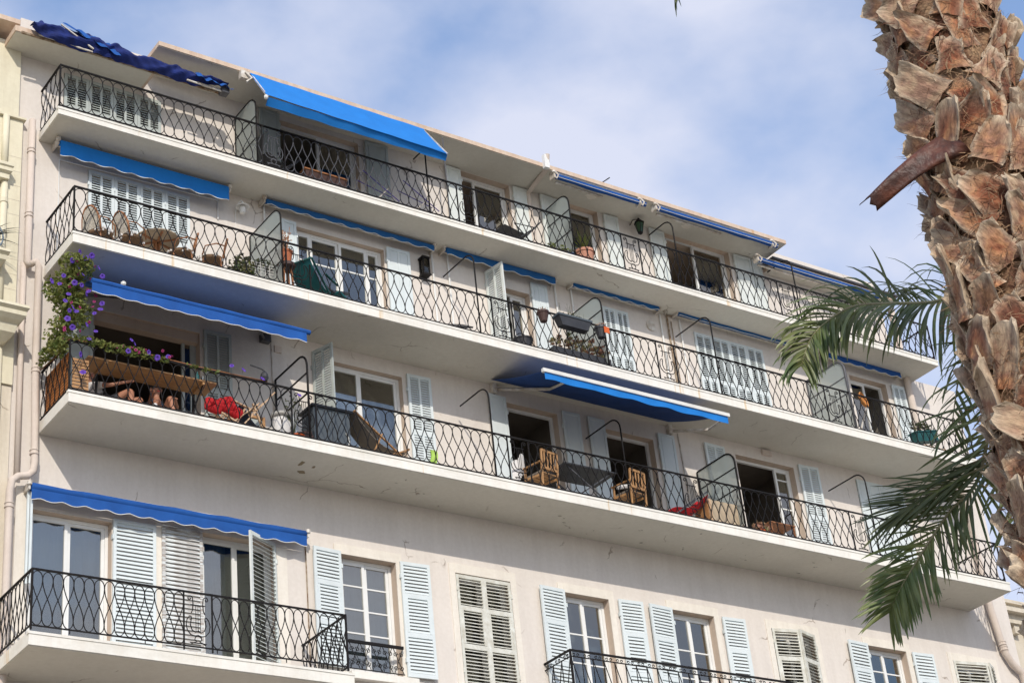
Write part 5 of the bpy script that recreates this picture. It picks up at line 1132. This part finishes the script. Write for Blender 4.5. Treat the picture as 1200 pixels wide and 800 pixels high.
person('person in white shirt and dark shorts sitting with bare knees raised under the plank table', (10.9, -.35, z + .34), 0,
       [(-1, ((10.98, -.43, z + .34), (11.27, -.78, z + .50), (11.22, -.92, z + .08), (11.27, -1.08, z + .05))), (1, ((10.98, -.27, z + .33), (11.50, -.66, z + .44), (11.36, -.86, z + .08), (11.41, -1.02, z + .05)))],
       [((10.82, -.42, z + .68), (10.93, -.72, z + .56), (11.16, -.82, z + .62)), ((10.84, .0, z + .68), (11.12, -.2, z + .58), (11.32, -.5, z + .60))],
       ((10.82, -.2, z + .62), (10.80, -.12, z + .86), (10.82, -.13, z + 1.02)), MWHITEC, MSHORT, MDK, MHAIR)
person('person in navy shorts with one white shoe sitting right under the plank table', (12.0, -.30, z + .34), 0,
       [(-1, ((11.95, -.40, z + .33), (11.72, -.80, z + .42), (11.62, -.98, z + .22), (11.56, -1.06, z + .14))), (1, ((12.05, -.40, z + .33), (11.95, -.85, z + .48), (11.95, -.98, z + .08), (11.92, -1.1, z + .05)))],
       [((11.88, -.2, z + .66), (11.74, -.5, z + .52), (11.66, -.74, z + .55)), ((12.2, -.15, z + .66), (12.24, -.5, z + .52), (12.1, -.72, z + .52))],
       ((12.04, -.15, z + .62), (12.05, -.08, z + .86), (12.04, -.10, z + 1.02)), MDENIM, MDENIM, MWHITEC, MHAIR)

# ------------------------------------------------------------------ cream neighbour on the left
NB = thing('neighbour_building', (6, 0, 0), 'cream yellow neighbouring building with moulded cornices at the left edge', 'building')
MB().box(2, 9.415, -.10, 10, 21.95, 23.6).build('wall', MCREAM, NB); MB().box(2, 9.50, -.10, 10, 16.6, 21.90).build('wall', MCREAM, NB); MB().box(2, 9.50, -.06, 10, 0, 16.59).build('lower_wall', MCREAM2, NB)
MB().box(2, 9.54, -.16, 10, 21.905, 21.945).build('ledge', MCREAM, NB); MB().box(2, 9.25, -.45, 10, 23.75, 23.85).build('eave', MROOF, NB)
def moulding(prof, x0, x1, ret=True):
    """profile in (y, z), swept along x with the end following the profile as a mitred return"""
    g = MB(); vs = []; n = len(prof); y0 = -.1
    for y, z in prof: vs.append((x0, y, z))
    for y, z in prof: vs.append((x1 + (y0 - y) * .55, y, z))
    for y, z in prof: vs.append((x1 + (y0 - y) * .55, y0, z))
    g.add(vs, [(k * n + i, k * n + (i + 1) % n, (k + 1) * n + (i + 1) % n, (k + 1) * n + i) for k in (0, 1) for i in range(n)] + [tuple(range(n))]); return g
moulding([(-.1, 20.78), (-.34, 20.78), (-.34, 20.72), (-.31, 20.70), (-.31, 20.63), (-.25, 20.60), (-.25, 20.5), (-.1, 20.5)], 2, 9.16).build('cornice', MCREAM, NB)
moulding([(-.1, 17.78), (-.70, 17.78), (-.72, 17.72), (-.66, 17.68), (-.66, 17.60), (-.58, 17.54), (-.50, 17.50), (-.46, 17.36), (-.30, 17.26), (-.1, 17.2)], 2, 9.18).build('balcony_cornice', MCREAM, NB)
moulding([(-.1, 18.9), (-.52, 18.9), (-.54, 18.84), (-.48, 18.80), (-.46, 18.72), (-.36, 18.66), (-.1, 18.62)], 2, 8.98).build('balcony_top', MCREAM, NB)
MB().box(2, 8.95, -.40, -.1, 17.78, 18.62).build('balcony_wall', MCREAM, NB)
g = MB(); g.smooth = True; g.tube([(9.20, -.14, 20.5), (9.20, -.14, 17.78)], .06, 12); g.tube([(9.22, -.14, 17.2), (9.22, -.14, 11)], .07, 12); g.tube([(9.18, -.14, 21.9), (9.18, -.14, 20.8)], .06, 12); g.build('column_pipe', MCREAM, NB)
for i, z in enumerate((20.1, 19.5)): MB().lathe([(.061, -.05), (.075, -.04), (.075, .04), (.061, .05)], (9.20, -.14, z), 12).build('collar', MCREAM, NB)
g = MB(); 
for i in range(14): g.box(2, 9.503, -.103, -.0995, 17.2 + .3 * i, 17.208 + .3 * i)
g.build('render_joint', MCREAM2, NB)
t = thing('iron_ornament', (8.9, -.4, 18.9), 'blue-grey wrought iron roundel on the neighbour balcony at the left edge', 'ironwork')
g = MB(); ir = mat('blue_grey_iron', (.16, .22, .28), .6)
for r_ in (.30, .24, .12): g.tube([(8.82 + r_ * math.cos(2 * PI * i / 20), -.42, 19.16 + r_ * math.sin(2 * PI * i / 20) * 1.0) for i in range(20)], .015, 5, closed=True)
for i in range(10): a = 2 * PI * i / 10; g.tube([(8.82 + .12 * math.cos(a), -.42, 19.16 + .12 * math.sin(a)), (8.82 + .24 * math.cos(a + .3), -.42, 19.16 + .24 * math.sin(a + .3))], .012, 4)
g.build('roundel', ir, t)
t = thing('agave', (8.78, -.3, 18.9), 'dark spiky agave on the neighbour balcony at the left edge', 'plant')
spikes(t, (8.86, -.30, 19.1), 22, .45, .72, mat('agave_leaf', (.05, .06, .055), .5, (.09, .1, .09), 8), random.Random(8), .55, .02, el=(15, 75))

# distant cornice building at the lower right
RB = thing('far_building', (41, 6, 0), 'pale stone building with a heavy cornice seen past the right corner', 'building')
MB().box(38.6, 60, 5, 20, 0, 18.35).build('wall', MCREAM2, RB); MB().box(38.35, 60, 4.75, 20, 18.35, 18.6).build('cornice', MCREAM2, RB); MB().box(38.15, 60, 4.55, 20, 18.6, 18.72).build('cornice_top', MCREAM2, RB)
MB().box(39.3, 60, 5.4, 20, 18.72, 19.25).build('attic', MCREAM2, RB); MB().box(39.2, 60, 5.3, 20, 19.25, 19.35).build('coping', MCREAM2, RB)
for i in range(24): MB().box(38.55 + .5 * i, 38.75 + .5 * i, 4.82, 4.999, 18.1, 18.349).build('bracket', MCREAM2, RB)

# ------------------------------------------------------------------ palm in the foreground
TX, TY = 7.345, -20.782
PT = thing('palm_tree', (TX, TY, 0), 'thick palm trunk covered in brown leaf-base stubs, close at the right edge', 'palm')
rp2 = random.Random(42)
g = MB(); g.smooth = True
g.grid(lambda u, v: (TX + (.268 + .02 * math.sin(31 * u * 2 * PI / 6.28 + v * 90)) * math.cos(2 * PI * u), TY + (.268 + .02 * math.sin(7 * u * 6.28 + v * 70)) * math.sin(2 * PI * u), 10.2 * v), 40, 120)
g.build('trunk', MFIB, PT)
def boot(v):
    """cut-off leaf base: broad flat wedge, concave back, thin frayed rims, notched or blunt cut end"""
    rr = random.Random(v); g = MB(); L_ = rr.uniform(.20, .32); w0, w1 = rr.uniform(.088, .112), rr.uniform(.04, .078); curl = rr.uniform(.0, .055); nu, nv = 7, 7; vs = []; rim = []
    notch = rr.choice((-.05, -.02, .03, .05)); skew = rr.uniform(-.25, .25); thick = rr.uniform(.5, 1.5)
    for side in (0, 1):
        for j in range(nv + 1):
            f = j / nv; hw = w0 * (1 - f) ** .9 + w1 * (1 - (1 - f) ** .9) + .012 * math.sin(f * 5 + v); out = .015 + curl * f ** 2; th = (.035 * (1 - f) + .022) * thick
            for i in range(nu + 1):
                q = -1 + 2 * i / nu; cup = .026 * (1 - q * q) * (1 - .8 * f) + .030 * q * q * f
                fr = rr.uniform(-.022, .012) * (f > .95) + rr.uniform(-.005, .005)
                z = L_ * f * (1 + skew * q * f * .5) + (notch * (1 - q * q)) * f ** 3 + fr
                y = out + cup - (th * (1 - .8 * abs(q) ** 3) if side else 0)
                vs.append((hw * q * (1 + (rr.uniform(-.05, .08) if abs(q) == 1 else 0)), y + rr.uniform(-.003, .003), z)); rim.append(max(abs(q) ** 5 * .9, f ** 6, (.1 + .5 * f) * side))
    W_ = nu + 1; K = (nv + 1) * W_; fs = []
    for j in range(nv):
        for i in range(nu): a = j * W_ + i; fs.append((a, a + W_, a + W_ + 1, a + 1)); fs.append((a + K, a + K + 1, a + K + W_ + 1, a + K + W_))
    for j in range(nv): a = j * W_; fs.append((a, a + K, a + K + W_, a + W_)); a = j * W_ + nu; fs.append((a, a + W_, a + K + W_, a + K))
    for i in range(nu): a = nv * W_ + i; fs.append((a, a + K, a + K + 1, a + 1))
    g.add(vs, fs); me = g.mesh('leaf_base', MBOOT); at = me.attributes.new('rim', 'FLOAT', 'POINT')
    at.data.foreach_set('value', [min(1, r_) for r_ in rim]); return me
boots = [boot(100 + i) for i in range(14)]
zb = 3.35; k = 0; lo = Vector((TX, TY, 0)); low = []
GA = R(137.508)
for k in range(298):
    zb = 3.8 + k * .0183; a = k * GA + rp2.uniform(-.1, .1); big = zb > 7.6
    rr_ = (.262 if zb > 6.2 else .235 + .027 * max(0, (zb - 4.2) / 2)) + rp2.uniform(-.02, .02)
    M_ = Matrix.Translation((rr_ * math.cos(a), rr_ * math.sin(a), zb)) @ Matrix.Rotation(a - PI / 2, 4, 'Z') @ Matrix.Rotation(R(-rp2.uniform(-6, 9)), 4, 'X') @ Matrix.Rotation(R(rp2.gauss(0, 30)), 4, 'Y') @ Matrix.Diagonal((rp2.uniform(.8, 1.15), rp2.uniform(.9, 1.3), rp2.uniform(.75, 1.1), 1))
    inst('leaf_base', boots[rp2.randrange(14)], PT, (0, 0, 0), mtx=M_)
# the long dark stub hanging out to the left
g = MB(); g.smooth = True
AA = Vector((7.02, -20.80, 7.17)); BB = Vector((6.72, -20.46, 6.93)); d_ = (BB - AA); up_ = Vector((.3, .25, 1)).normalized(); sd_ = d_.cross(up_).normalized(); up_ = sd_.cross(d_).normalized(); rs_ = random.Random(4)
jag = [rs_.uniform(-.10, .06) for _ in range(11)]
g.grid(lambda u, v: AA - d_ * .2 + d_ * (1.2 * v + (jag[int(u * 10)] * (v > .95))) + up_ * ((u - .5) * 2) * (.135 * (1 - .62 * v ** .8)) - sd_ * (.055 * (1 - (2 * u - 1) ** 2) + .012 * math.sin(9 * u + 5 * v)) + Vector((0, 0, .03 * math.sin(PI * v))), 10, 14, .03)
MDKB = mat('dark_red_boot', (.17, .055, .03), .5, (.05, .018, .012), 4, .9, .5, 25, spec=.4); g.build('leaf_base', MDKB, PT, label='long dark red-brown leaf stub sticking out')
low = MB()
for k in range(205):
    zb = .1 + k * .0225 if k < 165 else 9.27 + (k - 165) * .02; a = k * GA; me = boots[k % 9]; M_ = Matrix.Translation((TX + .245 * math.cos(a), TY + .245 * math.sin(a), zb)) @ Matrix.Rotation(a - PI / 2, 4, 'Z') @ Matrix.Rotation(R(-8), 4, 'X') @ Matrix.Rotation(R(rp2.gauss(0, 14)), 4, 'Y')
    low.add([M_ @ v.co for v in me.vertices], [tuple(p.vertices) for p in me.polygons])
low.build('lower_leaf_bases', MBOOT, PT, kind='stuff')
fb = MB()
for i in range(16000):
    a = rp2.random() * 2 * PI; z0_ = 3.6 + rp2.random() * 6.2; r0 = .27 + rp2.random() * .065; p = Vector((TX + r0 * math.cos(a), TY + r0 * math.sin(a), z0_)); o_ = Vector((math.cos(a), math.sin(a), 0)); tg = Vector((-math.sin(a), math.cos(a), 0))
    l_ = rp2.uniform(.04, .15); d = (tg * rp2.gauss(0, 1) + Vector((0, 0, rp2.gauss(.2, .9))) + o_ * rp2.uniform(-.1, .35)).normalized(); w_ = o_.cross(d).normalized() * rp2.uniform(.001, .003)
    e = p + d * l_ * .5 + o_ * .008; f_ = p + d * l_ + tg * rp2.gauss(0, .02) + Vector((0, 0, -.02)); fb.add([p - w_, p + w_, e + w_, e - w_, f_], [(0, 1, 2, 3), (3, 2, 4)])
fb.build('fibres', MFIB, PT, kind='stuff')
fb = MB(); 
for i in range(60):    # frayed tufts at the silhouette
    z0_ = rp2.choice([7.3, 7.36, 7.9, 6.9, 6.3, 6.35]) + rp2.gauss(0, .05); a = R(128) + rp2.gauss(0, .12); r0 = .34; p = Vector((TX + r0 * math.cos(a), TY + r0 * math.sin(a), z0_)); d = Vector((math.cos(a + rp2.gauss(0, .6)), math.sin(a), rp2.gauss(-.2, .5))).normalized(); w_ = Vector((0, 0, .0025)); e = p + d * rp2.uniform(.04, .12); fb.add([p - w_, p + w_, e], [(0, 1, 2)])
fb.build('frayed_tuft', MFIB, PT, kind='stuff')

leaf_n = [0]
def frond(parent, pts, l0, l1, npairs, rr, droop, spread=60, side_w=(1, 1), start=.05, plane=None, lab=None, name='frond', w0=.0095, mt=MPALM, joined=False):
    """rachis through pts (Catmull-Rom); leaflets on both sides, bending under their weight"""
    P_ = [Vector(p) for p in pts]; cur = []
    for i in range(len(P_) - 1):
        a, b_, c_, d_ = P_[max(i - 1, 0)], P_[i], P_[i + 1], P_[min(i + 2, len(P_) - 1)]
        for j in range(6): s_ = j / 6; cur.append(.5 * ((2 * b_) + (c_ - a) * s_ + (2 * a - 5 * b_ + 4 * c_ - d_) * s_ ** 2 + (-a + 3 * b_ - 3 * c_ + d_) * s_ ** 3))
    cur.append(P_[-1]); n = len(cur)
    g = MB(); g.smooth = True; g.tube(cur, [.016 * (1 - .85 * i / n) for i in range(n)], 6); F_ = g.build(name, MPRACH, parent)
    if lab: F_['label'] = lab
    off = Vector(root_loc(F_)); J = MB()
    for i in range(npairs):
        f = start + (1 - start) * i / (npairs - 1); x = f * (n - 1); k_ = min(int(x), n - 2); p = cur[k_].lerp(cur[k_ + 1], x - k_); tg = (cur[k_ + 1] - cur[k_]).normalized()
        nrm = plane or Vector((0, 0, 1)); sd_ = tg.cross(nrm).normalized(); ln = (l0 * (1 - f) + l1 * f) * math.sin(min(1, .35 + f * 2.2) * PI / 2)
        for s_ in (-1, 1):
            if rr.random() > side_w[0 if s_ < 0 else 1]: continue
            L_ = ln * rr.uniform(.82, 1.12); aa = R(spread + rr.gauss(0, 7)) * (1 - .45 * f); d = (tg * math.cos(aa) + sd_ * s_ * math.sin(aa) + nrm * rr.gauss(.10, .16)).normalized(); q = p.copy(); K = 7; vs = []
            dr = droop * rr.uniform(.6, 1.4); tw = rr.gauss(0, .3); tw2 = rr.gauss(0, .3); wn = w0 * rr.uniform(.8, 1.15)
            for j in range(K + 1):
                h_ = j / K; w_ = wn * (math.sin(PI * min(1, .18 + h_ * .82)) ** .6 if h_ < 1 else 0) + .0008; wd = d.cross(nrm).normalized() if abs(d.dot(nrm)) < .95 else sd_
                wd = (wd + Vector((tw, tw2, 0))).normalized()
                up2 = wd.cross(d).normalized(); vs += [q - wd * w_ + up2 * w_ * .35, q, q + wd * w_ + up2 * w_ * .35]; q = q + d * L_ / K; d = (d + Vector((0, 0, -dr * (.25 + h_) / K * 2))).normalized()
            m_ = MB().add([v - off for v in vs], [(3 * j + b_, 3 * j + 1 + b_, 3 * j + 4 + b_, 3 * j + 3 + b_) for j in range(K) for b_ in (0, 1)])
            if joined or leaf_n[0] >= 298: J.add(m_.v, m_.f); continue
            leaf_n[0] += 1; o = bpy.data.objects.new('leaflet', m_.mesh('leaflet', mt)); COL.objects.link(o); o.parent = F_
    if J.v: o = bpy.data.objects.new('leaflets', J.mesh('leaflets', mt)); COL.objects.link(o); o.parent = F_; o['kind'] = 'stuff'
    return F_
P2 = thing('slender_palm', (8.62, -19.95, 0), 'feathery green palm fronds drooping from behind the thick trunk', 'palm')
g = MB(); g.smooth = True; g.tube([(8.62, -19.95, 0), (8.60, -19.97, 3), (8.63, -19.96, 7.25)], [.13, .11, .10], 12); g.build('trunk', MFIB, P2)
rf = random.Random(77)
cr_ = (8.63, -19.96, 7.2)
frond(P2, [cr_, (8.42, -19.72, 7.26), (8.27, -19.53, 7.25), (8.10, -19.32, 7.31), (7.96, -19.16, 7.34), (7.84, -19.02, 7.27), (7.76, -18.93, 7.17), (7.70, -18.87, 7.0)], .72, .20, 100, rf, 1.35, 72, plane=Vector((-.42, -.80, .42)).normalized(), lab='upper frond arching left in front of the balconies')
frond(P2, [cr_, (8.45, -19.75, 6.7), (8.29, -19.56, 6.05), (8.15, -19.38, 5.85), (8.0, -19.2, 5.6), (7.91, -19.1, 5.44), (7.86, -19.03, 5.32)], .60, .22, 90, rf, .35, 58, plane=Vector((-.45, -.75, .4)).normalized(), lab='lower frond hanging tip down')
frond(P2, [cr_, (8.50, -19.85, 7.1), (8.40, -19.72, 6.98), (8.30, -19.6, 6.75), (8.22, -19.5, 6.4)], .38, .26, 26, rf, .9, 55, plane=Vector((-.3, -.4, .9)).normalized(), joined=True)
frond(P2, [cr_, (8.55, -19.86, 6.5), (8.38, -19.68, 6.15), (8.22, -19.48, 6.05), (8.08, -19.32, 5.98), (7.98, -19.2, 5.92)], .60, .34, 44, rf, .12, 34, plane=Vector((-.4, -.7, .5)).normalized(), joined=True)
frond(P2, [cr_, (8.60, -19.9, 6.9), (8.47, -19.80, 6.5), (8.40, -19.7, 6.1), (8.36, -19.66, 5.7)], .5, .3, 34, rf, .3, 50, plane=Vector((-.4, -.7, .5)).normalized(), joined=True)
frond(PT, [(7.3, -20.7, 10.1), (6.9, -20.3, 10.0), (6.6, -19.95, 9.55), (6.43, -19.70, 9.08), (6.39, -19.66, 8.86)], .24, .14, 18, rf, 1.2, 35, lab='frond tip dangling at the top edge')
